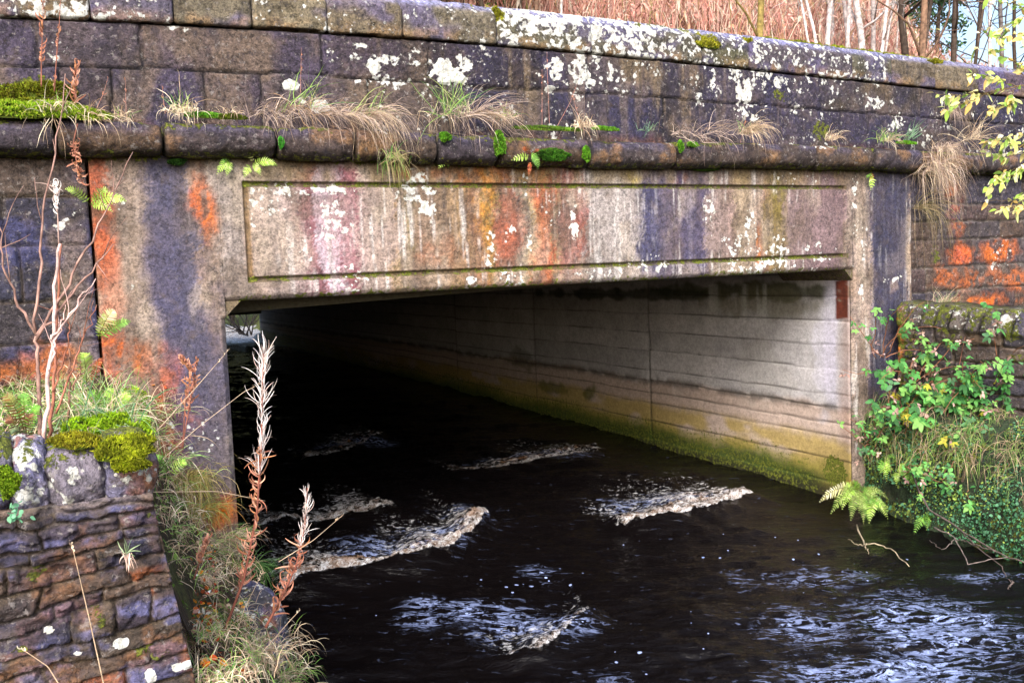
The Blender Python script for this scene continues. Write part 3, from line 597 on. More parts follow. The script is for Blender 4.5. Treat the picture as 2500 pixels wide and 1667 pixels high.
# string course stones
SJ = [-1.9, -1.0]+[float(at(x, 330+x*.02, Y=-.15)[0]) for x in (-160, 130, 378, 640, 820, 1010, 1150, 1362, 1560, 1880, 2012, 2125, 2240)]+[9.2, 10.1, 11.0]
strp = [(.06, .0), (-.085, .0), (-.10, .018), (-.135, .028), (-.155, .07), (-.15, .15), (-.115, .19), (-.03, .205), (.06, .21)]
def jline(X, i, J): return 1-sst(.004, .02, np.minimum(X-J[i], J[i+1]-X))
def str_paint(i):
    base = lin([(76, 64, 62), (84, 70, 62), (66, 58, 66), (88, 70, 56), (74, 64, 66)][i % 5])*(.8 if i < 8 else .66)
    def f(X, Y, Z, zr):
        c = base[None, None]*(.5+.85*fbm(X*6+i, zr*9, 5, 111))[..., None]
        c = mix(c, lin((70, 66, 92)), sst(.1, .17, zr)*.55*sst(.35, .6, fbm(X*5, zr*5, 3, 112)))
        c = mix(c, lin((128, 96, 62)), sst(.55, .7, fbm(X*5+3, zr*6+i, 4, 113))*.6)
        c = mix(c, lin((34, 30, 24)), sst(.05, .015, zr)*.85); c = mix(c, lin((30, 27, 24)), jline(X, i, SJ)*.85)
        l = .04+.34*sst(.15, .18, zr)*sst(.45, .65, fbm(X*5+i, zr*3, 2, 114))
        m = sst(.14, .2, zr)*.75*sst(.42, .58, fbm(X*3+i*.3, Y*4, 3, 115))+sst(.05, .01, zr)*.5
        return c, l, m
    return f
for i in range(len(SJ)-1):
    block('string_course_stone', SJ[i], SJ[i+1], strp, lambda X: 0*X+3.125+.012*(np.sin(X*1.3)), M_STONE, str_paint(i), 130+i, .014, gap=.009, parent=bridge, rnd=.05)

# ------------------------------------------------------------------ side walls
def walling(name, o, u, n, length, z0, ztop, rows, jw, pal, mat, thick, seed, label, cat='wall', relief_amp=.03, step=.014, extra=None, mortar=(112, 98, 80), warp=.02, parent=None, tag_it=True, tilt=None, uparam=None, facet=0.0, mw=.014):
    rng = np.random.default_rng(seed)
    us = np.arange(0, length+.001, step); T = np.linspace(0, 1, max(8, int((max(ztop(0), ztop(length))-z0)/step)))
    U, TT = np.meshgrid(us, T); Z = z0+(ztop(U)-z0)*TT
    joints = [rand_joints(-rng.uniform(0, jw[1]), length+1, jw[0], jw[1], rng) for _ in range(len(rows)-1)]
    sid, ed, su, sv = stone_ids(U, Z if tilt is None else Z-tilt(U, Z), rows, joints, warp, seed)
    m = sst(.002, mw, ed)
    tx = (hsh(sid, sid*0+1, seed)-.5); tz = (hsh(sid, sid*0+2, seed)-.5)
    fc = cells(U, Z*1.5, .075, seed)*facet if facet else 0
    h = m*fc+relief_amp*m*(.55+.5*hsh(sid, sid*0+3, seed))+m*relief_amp*(tx*(su-.5)+tz*(sv-.5))
    rid = 1-abs(2*fbm(U*6, Z*9, 4, seed+4)-1); h = h+m*(rid-.6)*relief_amp*.8+(fbm(U*30, Z*30, 3, seed+5)-.5)*.007
    col = stone_col(sid, pal, seed)*(.40+.78*fbm(U*8, Z*12, 5, seed+6))[..., None]
    lich = np.full(U.shape, .05); moss = np.zeros(U.shape)
    col = mix(col, lin(mortar)*.8, (1-m)*(.35+.5*fbm(U*5, Z*5, 3, seed+7)))
    P = np.asarray(o, float)+U[..., None]*np.asarray(u, float); P[..., 2] = Z
    if extra: col, lich, moss, h = extra(P[..., 0], P[..., 1], Z, col, lich, moss, h, m, U, sid)
    if uparam is not None:                              # raking end of the wall
        P = P+uparam(U, Z)[..., None]*np.asarray(u, float)
    ob = relief(name, P, np.asarray(n, float), h, thick, mat, parent, {'Col': np.clip(col, .004, .9), 'lich': lich, 'moss': moss})
    if tag_it: tag(ob, label, cat)
    return ob
PAL_B = [(60, 58, 74), (74, 66, 70), (54, 54, 72), (84, 72, 66), (66, 60, 66)]
def lz(y, x=80): return float(at(x, y, Y=-.005)[2])
rowsL = sorted([lz(y) for y in (365, 452, 565, 692, 790, 885, 980, 1100, 1220, 1400)]+[-.6])
rowsL[-1] = 3.13
def exL(X, Y, Z, col, lich, moss, h, m, U, sid):
    col = mix(col, lin((58, 60, 100)), sst(.5, .65, fbm(X*3, Z*3, 3, 150))*.6)
    col = mix(col, lin((172, 96, 40)), blob(X, Z, 130, 850, 110, 60, seed=9)*.75); col = mix(col, lin((150, 128, 92)), blob(X, Z, 180, 760, 40, 300, seed=8)*.35)
    lich = np.maximum(lich, blob(X, Z, 170, 500, 60, 60, seed=2)*.3)
    return col, lich, moss, h-.02*0
walling('wing_wall', (-2.4, .03, 0), (1, 0, 0), (0, -1.0, 0), XP0+2.4-.012, -.5, lambda u: 3.12+0*u, rowsL, (.35, .7), PAL_B, M_STONE, .4, 151, 'dark squared stone wall left of the concrete pier under the ledge', relief_amp=.03, extra=exL, warp=.008)
rowsR = sorted([float(at(2200, y, Y=.0)[2]) for y in (400, 470, 508, 550, 612, 666, 716, 780, 850, 920)]+[-.6, .2, .6]); rowsR[-1] = 3.12
def exR(X, Y, Z, col, lich, moss, h, m, U, sid):
    for (x, y, rx, ry, w) in [(2210, 580, 40, 24, .95), (2300, 578, 60, 26, .8), (2190, 460, 24, 40, .4), (2230, 640, 90, 24, .45), (2250, 695, 100, 20, 1.), (2330, 640, 60, 30, .5), (2200, 520, 30, 20, .4), (2170, 640, 40, 30, .4)]:
        s = sst(.36, .52, fbm(X*14, Z*14, 4, 160)); col = mix(col, lin((222, 110, 20)), blob(X, Z, x, y, rx, ry, seed=int(x), soft=.8)*w*(.08+.84*s)*(.3+.7*m))
    col = mix(col, lin((196, 92, 62)), blob(X, Z, 2205, 585, 26, 20, seed=1)*.6)
    moss = np.maximum(moss, blob(X, Z, 2150, 580, 20, 40, seed=3)*.6); lich = np.maximum(lich, blob(X, Z, 2300, 590, 60, 60, seed=7)*.36)
    return col, lich, moss, h
walling('wing_wall', (XP1+.012, .03, 0), (1, 0, 0), (0, -1.0, 0), 3.6, -.4, lambda u: 3.115+0*u, rowsR, (.28, .62), [(76, 68, 72), (90, 74, 66), (64, 60, 74), (88, 80, 76), (72, 58, 58)], M_STONE, .4, 161, 'coursed stone wall right of the concrete pier, blotched with bright orange lichen', relief_amp=.03, extra=exR, warp=.008, mortar=(120, 112, 104))
# low splayed retaining wall on the right bank
pa = at(2065, 735, Y=-.12); pb = np.array([7.55, -1.75, 0])
uu = pb[:2]-pa[:2]; LR = float(np.linalg.norm(uu)); uu = np.array([*(uu/LR), 0]); nn = np.array([uu[1], -uu[0], 0])
if nn[0] > 0: nn = -nn
rowsS = [-.3, .45, .6, .74, .88, 1.02, 1.15, 1.29, 1.42, 1.55, 1.70, 2.1]
def exS(X, Y, Z, col, lich, moss, h, m, U, sid):
    zt = 1.93-.07*U
    top = sst(.24, .18, zt-Z)                   # upright coping stones
    cs = np.floor((U+.3*(zt-Z))/.13); fr = (U+.3*(zt-Z))/.13-cs; e = np.minimum(fr, 1-fr)*.13
    mm = sst(.004, .02, e); hv = .02+.05*mm*(.5+hsh(cs.astype(int), cs.astype(int)*0, 7)); h = h*(1-top)+hv*top-.06*sst(.06, .0, zt-Z)
    c2 = stone_col(cs.astype(int), [(78, 72, 74), (98, 90, 86), (66, 62, 78)], 6)*(.6+.8*fbm(U*9, Z*9, 4, 171))[..., None]; c2 = mix(c2, lin((40, 34, 30)), (1-mm)*.8)
    col = mix(col, c2, top); lich = np.maximum(lich, top*.35); lich = np.maximum(lich, (1-sst(.03, .06, np.hypot(U-.95, (Z-1.78)*.7)))*1.0)
    moss = np.maximum(moss, sst(.07, .01, zt-Z)*.62); moss = np.maximum(moss, sst(.48, .62, fbm(U*2.6, Z*2.6, 4, 172))*.75)
    moss = np.maximum(moss, sst(.3, .0, U)*.7)
    col = mix(col, lin((196, 118, 26)), sst(.09, .02, U)*.75*sst(.35, .55, fbm(U*9, Z*3, 3, 173)))
    return col, lich, moss, h
walling('retaining_wall', (pa[0], pa[1], 0), uu, nn, LR, -.3, lambda u: 1.93-.07*u+.05*(fbm(np.asarray(u, float)*5, np.zeros_like(np.asarray(u, float)), 4, 174)-.5), rowsS, (.16, .38), [(64, 56, 58), (78, 66, 60), (56, 52, 62), (90, 72, 56)], M_RUBBLE, .45, 170, 'low mossy rubble wall on the right bank with upright stones along its top', relief_amp=.04, extra=exS)

# foreground rubble wall, bottom left
fw = thing('rubble_wall', 'rough purple-brown rubble wall in the left foreground capped with rounded stones', 'wall', (-.4, -3, 0))
def fz(y, x=200): return float(at(x, y, Y=-3)[2])
rowsF = sorted([fz(y) for y in (1146, 1170, 1192, 1236, 1262, 1318, 1372, 1408, 1468, 1516, 1568, 1620, 1680, 1770, 1860, 1960, 2100, 2300)])
xe_t, xe_b = float(at(352, 1150, Y=-3)[0]), float(at(450, 1568, Y=-3)[0]); ze_t, ze_b = float(at(352, 1150, Y=-3)[2]), float(at(450, 1568, Y=-3)[2])
def exF(X, Y, Z, col, lich, moss, h, m, U, sid):
    rust = hsh(sid, sid*0+9, 181) > .8
    col = mix(col, lin((140, 74, 34)), rust*sst(.45, .6, fbm(X*9, Z*9, 5, 182))*.7)
    col = mix(col, lin((84, 86, 128)), sst(.52, .64, fbm(X*12+4, Z*22, 5, 183))*.6*m); col = mix(col, lin((112, 76, 48)), sst(.53, .66, fbm(X*13, Z*12, 5, 184))*.55*m); col = mix(col, lin((34, 30, 40)), sst(.53, .66, fbm(X*8+20, Z*15, 5, 185))*.65*m)
    B = lambda *a, **k: blob(X, Z, *a, Y=-3, **k)
    for (x, y, rx, ry) in [(90, 1445, 7, 5), (145, 1498, 10, 7), (240, 1480, 11, 10), (345, 1535, 9, 9), (370, 1530, 13, 9), (292, 1555, 7, 13)]:
        lich = np.maximum(lich, B(x, y, rx*1.25, ry*1.25, seed=int(x), soft=.3)*1.3)
    for (x, y, rx, ry, d) in [(25, 1490, 26, 16, .75), (190, 1420, 18, 30, .4), (60, 1310, 40, 20, .4), (300, 1500, 40, 16, .4), (440, 1560, 40, 14, .7), (380, 1180, 40, 40, .3)]: moss = np.maximum(moss, B(x, y, rx, ry, seed=int(y))*d)
    col = mix(col, lin((196, 150, 20)), B(395, 1385, 24, 14, seed=5)*.5); col = mix(col, lin((190, 110, 40)), B(420, 1520, 50, 50, seed=6)*.45)
    zt_ = sst(fz(1180), fz(1150), Z); col = mix(col, lin((150, 134, 120)), zt_*.4)
    return col, lich, moss, h
LF = xe_t+1.5
walling('rubble_face', (-1.5, -3, 0), (1, 0, 0), (0, -1.0, 0), LF, -.7, lambda u: fz(1150)+0*u, rowsF, (.09, .36), [(62, 56, 74), (74, 60, 62), (54, 52, 76), (84, 68, 58), (66, 58, 70), (76, 64, 54)], M_RUBBLE, .3, 186, None, relief_amp=.024, step=.0062, facet=.024, mw=.007, tilt=lambda U, Z: .11*(U-1.5)*sst(fz(1185), fz(1330), Z), extra=exF, mortar=(96, 84, 66), warp=.030, parent=fw, tag_it=False,
        uparam=lambda U, Z: (U/LF)**3*(xe_b-xe_t)*np.clip((ze_t-Z)/(ze_t-ze_b), 0, 3))
def boulder(name, c, r, seed, parent, col, moss_top, lich, mat=M_RUBBLE, pw=.75, amp=.18):
    th = np.linspace(0.02, np.pi-.02, 60); ph = np.linspace(0, 2*np.pi, 91)[:-1]
    TH, PH = np.meshgrid(th, ph, indexing='ij')
    sg = lambda v: np.sign(v)*abs(v)**pw
    D = np.stack([sg(np.sin(TH)*np.cos(PH)), sg(np.sin(TH)*np.sin(PH)), sg(np.cos(TH))], -1)
    q = D*2.2+seed*3.7
    nz = (fbm(q[..., 0]+q[..., 2]*.7, q[..., 1]-q[..., 2]*.4, 5, seed)-.5)*2
    nz2 = fbm(q[..., 0]*5+q[..., 2]*3, q[..., 1]*5-q[..., 2]*4, 3, seed+1)-.5
    V = np.asarray(c)+D*np.asarray(r)*(1+amp*nz+.06*nz2)[..., None]
    X, Z = V[..., 0], V[..., 2]
    cc = lin(col)[None, None]*(.55+.9*fbm(X*14, Z*14+V[..., 1]*6, 5, seed+2))[..., None]
    cc = mix(cc, lin((92, 92, 132)), sst(.5, .65, fbm(X*9+V[..., 1]*5, Z*9, 3, seed+3))*.5)
    cc = mix(cc, lin((150, 92, 44)), sst(.6, .72, fbm(X*7-V[..., 1]*5, Z*7, 3, seed+4))*.6)
    up = D[..., 2]
    mo = sst(.2, .7, up)*moss_top*(.5+.9*fbm(X*6, V[..., 1]*6, 3, seed+5))
    li = lich*(.3+1.1*fbm(X*6+V[..., 1]*4, Z*6, 3, seed+6))
    n0, n1 = V.shape[:2]; F = []
    for i in range(n0-1):
        for j in range(n1): F.append((i*n1+j, i*n1+(j+1) % n1, (i+1)*n1+(j+1) % n1, (i+1)*n1+j)[::-1])
    F.append(tuple(range(n1))); F.append(tuple((n0-1)*n1+j for j in range(n1))[::-1])
    return link_mesh(name, V.reshape(-1, 3), F, mat, parent, {'Col': cc.reshape(-1, 3), 'lich': li.ravel(), 'moss': mo.ravel()})
for i, (x, y, rx, ry, col, mt, li) in enumerate([(-6, 1090, 40, 86, (84, 82, 96), .9, .3), (68, 1092, 48, 88, (122, 118, 140), .35, .62), (172, 1088, 68, 84, (110, 104, 116), .75, .4), (290, 1078, 64, 88, (98, 94, 100), 1.0, .42)]):
    P = at(x, y, Y=-2.93); k = mpp(P)
    boulder('coping_boulder', P+np.array([0, .06, 0]), (rx*k*1.03, .15, ry*k), 190+i*7, fw, col, mt, li)

# ------------------------------------------------------------------ water
def m2(pts): return np.array([atw(x, y) for x, y in pts])
FOAM = [  # polyline of the sharp lower edge, foam reach upstream, strength, crest height, brownness
 ([(640, 1375), (710, 1348), (800, 1328), (880, 1314), (960, 1300), (1010, 1284), (1060, 1255), (1100, 1225), (1122, 1195)], .30, .84, .10, .8),
 ([(1375, 1196), (1420, 1214), (1480, 1210), (1560, 1196), (1640, 1178), (1700, 1160), (1755, 1140)], .30, .84, .09, .6),
 ([(680, 1064), (730, 1056), (800, 1036), (850, 1014), (880, 998)], .35, .55, .05, 1.0),
 ([(985, 1068), (1040, 1084), (1090, 1089), (1150, 1080), (1230, 1062), (1300, 1050), (1390, 1036)], .30, .62, .05, 1.0),
 ([(700, 1200), (770, 1190), (840, 1180), (900, 1168)], .28, .85, .05, .6),
 ([(560, 1222), (620, 1208), (680, 1192)], .2, .8, .05, .5),
 ([(1115, 1500), (1170, 1512), (1230, 1500), (1290, 1468), (1340, 1420), (1362, 1385)], .12, .5, .06, .25)]
def water():
    ds = [1.6]
    while ds[-1] < 70: ds.append(ds[-1]*1.0042)
    ys = np.array(ds)-6; xs = np.concatenate([np.arange(.5, 7.2, .0145), np.arange(7.2, 9, .1)])
    X, Y = np.meshgrid(xs, ys)
    z = wlevel(Y); foam = np.zeros(X.shape); thin = np.zeros(X.shape); brown = np.zeros(X.shape); bub = np.full(X.shape, .12)
    U = .88*X-.47*Y; Vv = .47*X+.88*Y
    w1 = fbm(U*1.1, Vv*2.4, 4, 201)-.5; w2 = fbm(U*3.1+4, Vv*7, 4, 202)-.5
    calm = .45+.9*fbm(X*.8, Y*.8, 2, 203)
    w3 = fbm(U*5.5, Vv*15, 4, 213)-.5; rough_ = np.exp(-((X-4.0)/1.6)**2-((Y+2.6)/1.3)**2)
    z = z+w1*.10*calm+w2*.05*calm+w3*.03*(.4+1.2*rough_)
    nf = fbm(X*4, Y*4, 4, 204)
    wob = (fbm(X*5, Y*2, 4, 205)-.5)*.14
    for pts, reach, st, hc, br in FOAM:
        L = m2(pts); o = np.argsort(L[:, 0]); L = L[o]
        yl = np.interp(X, L[:, 0], L[:, 1])+wob*.5
        xw = X+.3*(fbm(X*3, Y*3, 3, 206)-.5)
        ends = sst(L[0, 0]-.08, L[0, 0]+.18, xw)*(1-sst(L[-1, 0]-.12, L[-1, 0]+.06, xw))
        s = Y-yl; rr = reach*1.45*(.5+1.0*fbm(X*2.5, Y*0, 2, 207))
        up = np.where(s > 0, np.exp(-(s/rr)**2), np.exp(-(s/.018)**2))
        f = (st*up*(.45+.8*nf)+.5*st*np.where(s > -.01, np.exp(-(s/.07)**2), 0))*ends; foam = np.maximum(foam, f)
        f2 = st*1.0*np.where(s > 0, np.exp(-(s/(rr*3.0))**2), 0)*ends; foam = np.maximum(foam, f2*(.35+.8*fbm(X*7, Y*7, 3, 208)))
        brown = np.maximum(brown, br*ends*np.where(s > 0, np.exp(-((s-.6*rr)/(rr*.6))**2), 0))
        z = z+hc*ends*np.where(s > 0, np.exp(-(s/(rr*1.1))**2), np.exp(-(s/.22)**2))
        z = z+ends*up*(fbm(X*9, Y*9, 5, 209)-.45)*.12*st
        z = z+ends*up*np.clip(s/.03+1, 0, 1)*(fbm(X*24, Y*24, 4, 215)-.5)*.08*st
        z = z-ends*hc*.5*np.exp(-((s-rr*2.2)/.3)**2)
    B = lambda x, y, rx, ry: (lambda P, k: np.exp(-(((X-P[0])*.88-(Y-P[1])*.47)/(rx*k))**2-(((X-P[0])*.47+(Y-P[1])*.88)/(ry*k*2.4))**2))(atw(x, y), mpp(atw(x, y)))
    for (x, y, rx, ry, t) in [(1180, 1430, 170, 55, .54), (1230, 1310, 60, 30, .5), (2150, 1440, 260, 110, .64), (1900, 1330, 220, 40, .45), (2250, 1330, 150, 30, .45), (1850, 1440, 170, 60, .52), (2050, 1540, 330, 50, .68), (980, 1390, 90, 30, .5), (1700, 1330, 60, 40, .4), (1560, 1130, 160, 30, .45), (860, 1240, 130, 30, .5), (1060, 1170, 120, 40, .38), (1400, 1560, 130, 30, .4), (900, 1262, 220, 46, .58), (1010, 1215, 160, 40, .5), (1520, 1150, 200, 44, .56), (1230, 1050, 220, 30, .5), (820, 1020, 160, 30, .5), (1300, 1440, 120, 60, .5), (960, 1420, 90, 40, .5)]:
        thin = np.maximum(thin, B(x, y, rx, ry)*t*1.05)
    thin = np.maximum(thin, .14)
    foam = np.maximum(foam, B(1200, 1450, 150, 40)*.34*(.5+fbm(U*4, Vv*12, 3, 210))); thin = np.maximum(thin, B(1100, 1400, 200, 40)*.55)
    for (x, y, rx, ry, t) in [(1250, 1330, 200, 60, .42), (1050, 1450, 300, 120, .36), (1650, 1260, 350, 70, .34), (1450, 1480, 240, 90, .34), (1900, 1300, 300, 100, .3)]: bub = np.maximum(bub, B(x, y, rx, ry)*t*1.6)
    # sheltered dark edge by the right bank
    near = sst(6.0, 6.6, X)*(Y < 1)
    thin = thin*(1-.8*near*(Y > -1.5))
    # sky reflection upstream painted as white foam; splash where water meets the wall
    sky_refl = sst(17.5, 20.5, Y+.8*(fbm(X, Y*0, 2, 214)-.5)); foam = np.maximum(foam, sky_refl*(.55+.6*fbm(X*1.5, Y*1.2, 4, 211))); z = z+sky_refl*(fbm(X*2, Y*1.6, 4, 212)-.5)*.22
    foam = np.maximum(foam, np.exp(-((X-6.55)/.25)**2-((Y-YT+.4)/1.2)**2)*1.1); z = z+np.exp(-((X-6.6)/.12)**2-((Y-YT+.2)/.6)**2)*.3
    F = grid_faces(*X.shape)
    o = link_mesh('river', np.stack([X, Y, z], -1).reshape(-1, 3), [tuple(f) for f in F.tolist()], M_WATER, None, {'foam': foam.ravel(), 'thin': thin.ravel(), 'bub': bub.ravel(), 'brown': brown.ravel()})
    tag(o, kind='structure')
    nx, ny = 2, 2
    o2 = link_mesh('riverbed', [(-60, -40, -.75), (60, -40, -.75), (60, 90, -.55), (-60, 90, -.55)], [(0, 1, 2, 3)], M_SOIL, None, {'Col': np.repeat(lin((50, 38, 26))[None], 4, 0), 'lich': np.zeros(4), 'moss': np.zeros(4)})
    tag(o2, kind='structure')
water()

# ------------------------------------------------------------------ banks
BK0 = [(-3, 1.86), (.40, 1.84), (.54, 1.64), (.62, 1.40), (.73, 1.17), (.88, .80), (1.10, .62), (1.20, .40), (1.31, .03), (1.7, -.8)]     # cross-section at the pier
BK1 = [(-3, 1.82), (.20, 1.81), (.29, 1.66), (.34, 1.52), (.38, 1.36), (.45, 1.15), (.56, 1.02), (.66, .80), (.86, .40), (1.25, -.5)]     # cross-section behind the rubble wall
def left_bank_z(X, Y):
    f = np.clip(-(Y+.1)/2.5, -.05, 1.1); xs = [a[0]+(b[0]-a[0])*f for a, b in zip(BK0, BK1)]; zs = [a[1]+(b[1]-a[1])*f for a, b in zip(BK0, BK1)]
    z = np.where(X < xs[0], zs[0], zs[-1]-1.0*(X-xs[-1]))
    for k in range(len(xs)-1):
        m = (X >= xs[k]) & (X <= xs[k+1]); t = (X-xs[k])/(xs[k+1]-xs[k]); z = np.where(m, zs[k]+(zs[k+1]-zs[k])*t, z)
    return z+(fbm(X*5, Y*5, 4, 221)-.5)*.10
def left_bank():
    X, Y = np.meshgrid(np.arange(-2.4, 1.75, .03), np.arange(-2.72, .02, .03)); Z = left_bank_z(X, Y)
    c = lin((66, 50, 34))[None, None]*(.5+1.0*fbm(X*5, Y*5, 4, 222))[..., None]
    c = mix(c, lin((74, 84, 30)), sst(.45, .6, fbm(X*3, Y*3, 3, 223))*.6)
    mo = sst(1.2, 1.7, Z)*.7*sst(.4, .55, fbm(X*2.5, Y*2.5, 3, 224))
    o = link_mesh('riverbank', np.stack([X, Y, Z], -1).reshape(-1, 3), [tuple(f) for f in grid_faces(*X.shape).tolist()], M_SOIL, None, {'Col': c.reshape(-1, 3), 'lich': np.zeros(X.size), 'moss': mo.ravel()}); tag(o, kind='structure')
left_bank()
def right_bank_P(s, t):
    # s along the bank from the pier (0) toward the camera (1); t from below the water (0) to the wall foot (1)
    y = .0-3.6*s
    xw = np.interp(s, [0, .12, .3, .55, 1], [6.78, 6.74, 6.62, 6.5, 6.55]); xt = np.interp(s, [0, .1, .3, .6, 1], [6.98, 7.12, 7.45, 7.9, 8.4])
    zt = np.interp(s, [0, .15, .5, 1], [1.02, 1.05, 1.0, .9])
    tt = np.clip(t, 0, 1)
    x = xw+(xt-xw)*(np.interp(tt, [0, .15, .5, .8, 1], [-.02, .0, .12, .45, 1])); z = -.4+(zt+.4)*np.interp(tt, [0, .2, .6, .85, 1], [0, .3, .74, .93, 1.0])
    bul = (fbm(s*9, t*3, 4, 231)-.5)*.30*np.sin(np.pi*np.clip(tt, 0, 1))
    x = x-bul-(fbm(s*40, t*14, 3, 232)-.5)*.05; z = z+(fbm(s*12, t*4, 3, 233)-.5)*.10*tt
    return np.stack([x, y+0*x, z], -1)
def right_bank():
    Sg, Tg = np.meshgrid(np.linspace(0, 1, 130), np.linspace(0, 1, 70)); P = right_bank_P(Sg, Tg)
    P2 = P[-1].copy(); P2[:, 0] += 3.0; P2[:, 2] += .3; P = np.concatenate([P, P2[None]], 0)
    X, Z = P[..., 0], P[..., 2]
    c = lin((44, 58, 38))[None, None]*(.5+1.0*fbm(P[..., 1]*6, Z*6, 4, 234))[..., None]
    mo = .5*sst(.5, .65, fbm(P[..., 1]*3, Z*3, 3, 235))
    o = link_mesh('riverbank', P.reshape(-1, 3), [tuple(f) for f in grid_faces(*X.shape).tolist()], M_SOIL, None, {'Col': c.reshape(-1, 3), 'lich': np.zeros(X.size), 'moss': mo.ravel()}); tag(o, kind='structure')
right_bank()

# ------------------------------------------------------------------ hillside and far bank
def hill_z(a, d):                      # a = bearing (X/d), d = distance ahead of the camera, camera-relative height
    s = np.interp(a, [-.5, .3, .6, 1.0, 1.18, 1.32, 1.6, 2.4], [.60, .64, .66, .64, .54, .36, .33, .32])
    return 1.3+np.clip(d-8.2, 0, 99)*s
def hill_pt(a, d): return np.array([a*d, d-6.0, 2.4+float(hill_z(a, d))])
def hillside():
    A, D = np.meshgrid(np.linspace(-.6, 2.6, 150), np.concatenate([[6.45, 7.2, 8.0], np.linspace(8.4, 21, 60)]))
    Z = 2.4+hill_z(A, D)+(fbm(A*12, D*1.2, 4, 241)-.5)*.5*(D > 8.3); Z = np.where(D < 8.1, 3.72, Z)
    V = np.stack([A*D, D-6, Z], -1)
    skirt = V[-1].copy(); skirt[:, 2] = 2.92; V = np.concatenate([V, skirt[None]], 0)
    c = lin((112, 74, 54))[None, None]*(.5+1.0*fbm(V[..., 0]*2.5, V[..., 1]*2.5, 5, 242))[..., None]
    c = mix(c, lin((92, 92, 44)), sst(.5, .62, fbm(V[..., 0]*.7, V[..., 1]*.7, 3, 243))*.7)
    o = link_mesh('hillside', V.reshape(-1, 3), [tuple(f) for f in grid_faces(*V.shape[:2]).tolist()], M_SOIL, None, {'Col': c.reshape(-1, 3), 'lich': np.zeros(V[..., 0].size), 'moss': np.zeros(V[..., 0].size)}); tag(o, kind='structure')
hillside()
def norm(v): return v/(np.linalg.norm(v, axis=-1, keepdims=True)+1e-9)
def bracken():
    rng = np.random.default_rng(5); mb = MB(); n = 29000
    d = 11.2+9.5*rng.random(n)**1.2; a = rng.uniform(.15, 1.75, n)
    P0 = np.stack([a*d, d-6, 2.4+hill_z(a, d)-.1], -1)
    H = rng.uniform(.4, 1.15, n)*np.where(a > 1.2, .75, 1); lean = rng.normal(0, .42, (n, 2))
    k = 5; t = np.linspace(0, 1, k)
    P = P0[:, None]+np.stack([lean[:, 0:1]*t**2*H[:, None], lean[:, 1:2]*t**2*H[:, None], t[None]*H[:, None]*(1-.15*abs(lean[:, :1])*t)], -1)
    W = rng.uniform(.004, .016, n)[:, None]*np.array([1, 1, .9, .8, .2])
    pal = np.array([lin(c) for c in [(208, 156, 144), (190, 132, 120), (224, 182, 168), (150, 106, 90), (196, 158, 124), (226, 212, 192), (150, 146, 92)]])
    C = pal[rng.choice(7, n, p=[.22, .20, .2, .10, .08, .17, .03])]*rng.uniform(.6, 1.15, (n, 1))
    gr = (vn(P0[:, 0]*.35, P0[:, 1]*.35, 5) > .66) & (rng.random(n) < .6); C[gr] = pal[6]
    side = norm(np.stack([rng.normal(0, 1, n)+1.2, rng.normal(0, .6, n)-.6, rng.normal(0, .1, n)], -1))
    mb.ribbons(P, W, side, C)
    # curled dead leaves along the stems
    m = 30000; i = rng.integers(0, n, m); tt = rng.uniform(.3, 1, m); j = np.clip((tt*(k-1)).astype(int), 0, k-2); f = tt*(k-1)-j
    B = P[i, j]*(1-f[:, None])+P[i, j+1]*f[:, None]; dr = norm(rng.normal(0, 1, (m, 3))+np.array([0, 0, -.9])); L = rng.uniform(.06, .16, m)
    s4 = np.linspace(0, 1, 4); Q = B[:, None]+dr[:, None]*(L[:, None]*s4)[..., None]+np.array([0, 0, -1.])*((L[:, None]*s4**2)*.5)[..., None]
    mb.ribbons(Q, (L*.28)[:, None]*np.array([.4, 1, .8, .1]), norm(np.cross(dr, rng.normal(0, 1, (m, 3)))), C[i]*rng.uniform(.8, 1.3, (m, 1)))
    tag(mb.build('dead_willowherb', M_DRY), 'dense reddish brown stand of dead stems covering the hillside', 'undergrowth', kind='stuff')
bracken()
def wander(rng, p0, d0, L, k, jit, grav=0.0):
    P = [np.array(p0, float)]; d = norm(np.array(d0, float))
    for _ in range(k):
        d = norm(d+rng.normal(0, jit, 3)+np.array([0, 0, grav])); P.append(P[-1]+d*L/k)
    return np.array(P)
def bare_tree(xd, d, w, col, label, lean=(0, 0), h=7.5, seed=0, group='trees on the hillside behind the parapet', name='bare_tree', nb=9, twist=.035):
    rng = np.random.default_rng(1000+seed)
    r = ray(xd, 60); a = r[0]/r[1]; base = hill_pt(a, d); base[2] -= .15
    # keep the stem at the surveyed bearing where it shows above the parapet
    vis = 2.4+d*.32
    base[0] -= lean[0]*(vis-base[2]); base[1] -= lean[1]*(vis-base[2])
    t = thing(name, label, 'tree', base, group)
    P = wander(rng, base, (lean[0], lean[1], 1), h, 14, twist, .02); R = np.interp(np.linspace(0, 1, 15), [0, .5, 1], [w*.62, w*.45, w*.08])
    mb = MB(); cs = lin(col)[None]*rng.uniform(.75, 1.2, (15, 1)); mb.tube(P, R, cs, 8); mb.build('trunk', M_BARK, t)
    mb = MB()
    for b in range(nb):
        i = rng.integers(2, 13); q = P[i]; dr = norm(np.array([rng.normal(0, 1), rng.normal(0, 1), rng.uniform(.5, 1.6)]))
        L = rng.uniform(.8, 2.2)*h/7.5; B = wander(rng, q, dr, L, 7, .16, .05); mb.tube(B, np.linspace(R[i]*.42, .004, 8), lin(col)*rng.uniform(.6, 1.05), 5)
        for _ in range(4):
            j = rng.integers(2, 7); T = wander(rng, B[j], norm(B[j]-B[j-1]+rng.normal(0, .6, 3)), rng.uniform(.3, .8), 5, .2, .03); mb.tube(T, np.linspace(.007, .002, 6), lin(col)*rng.uniform(.55, 1.), 4)
    mb.build('crown', M_BARK, t)
    return t
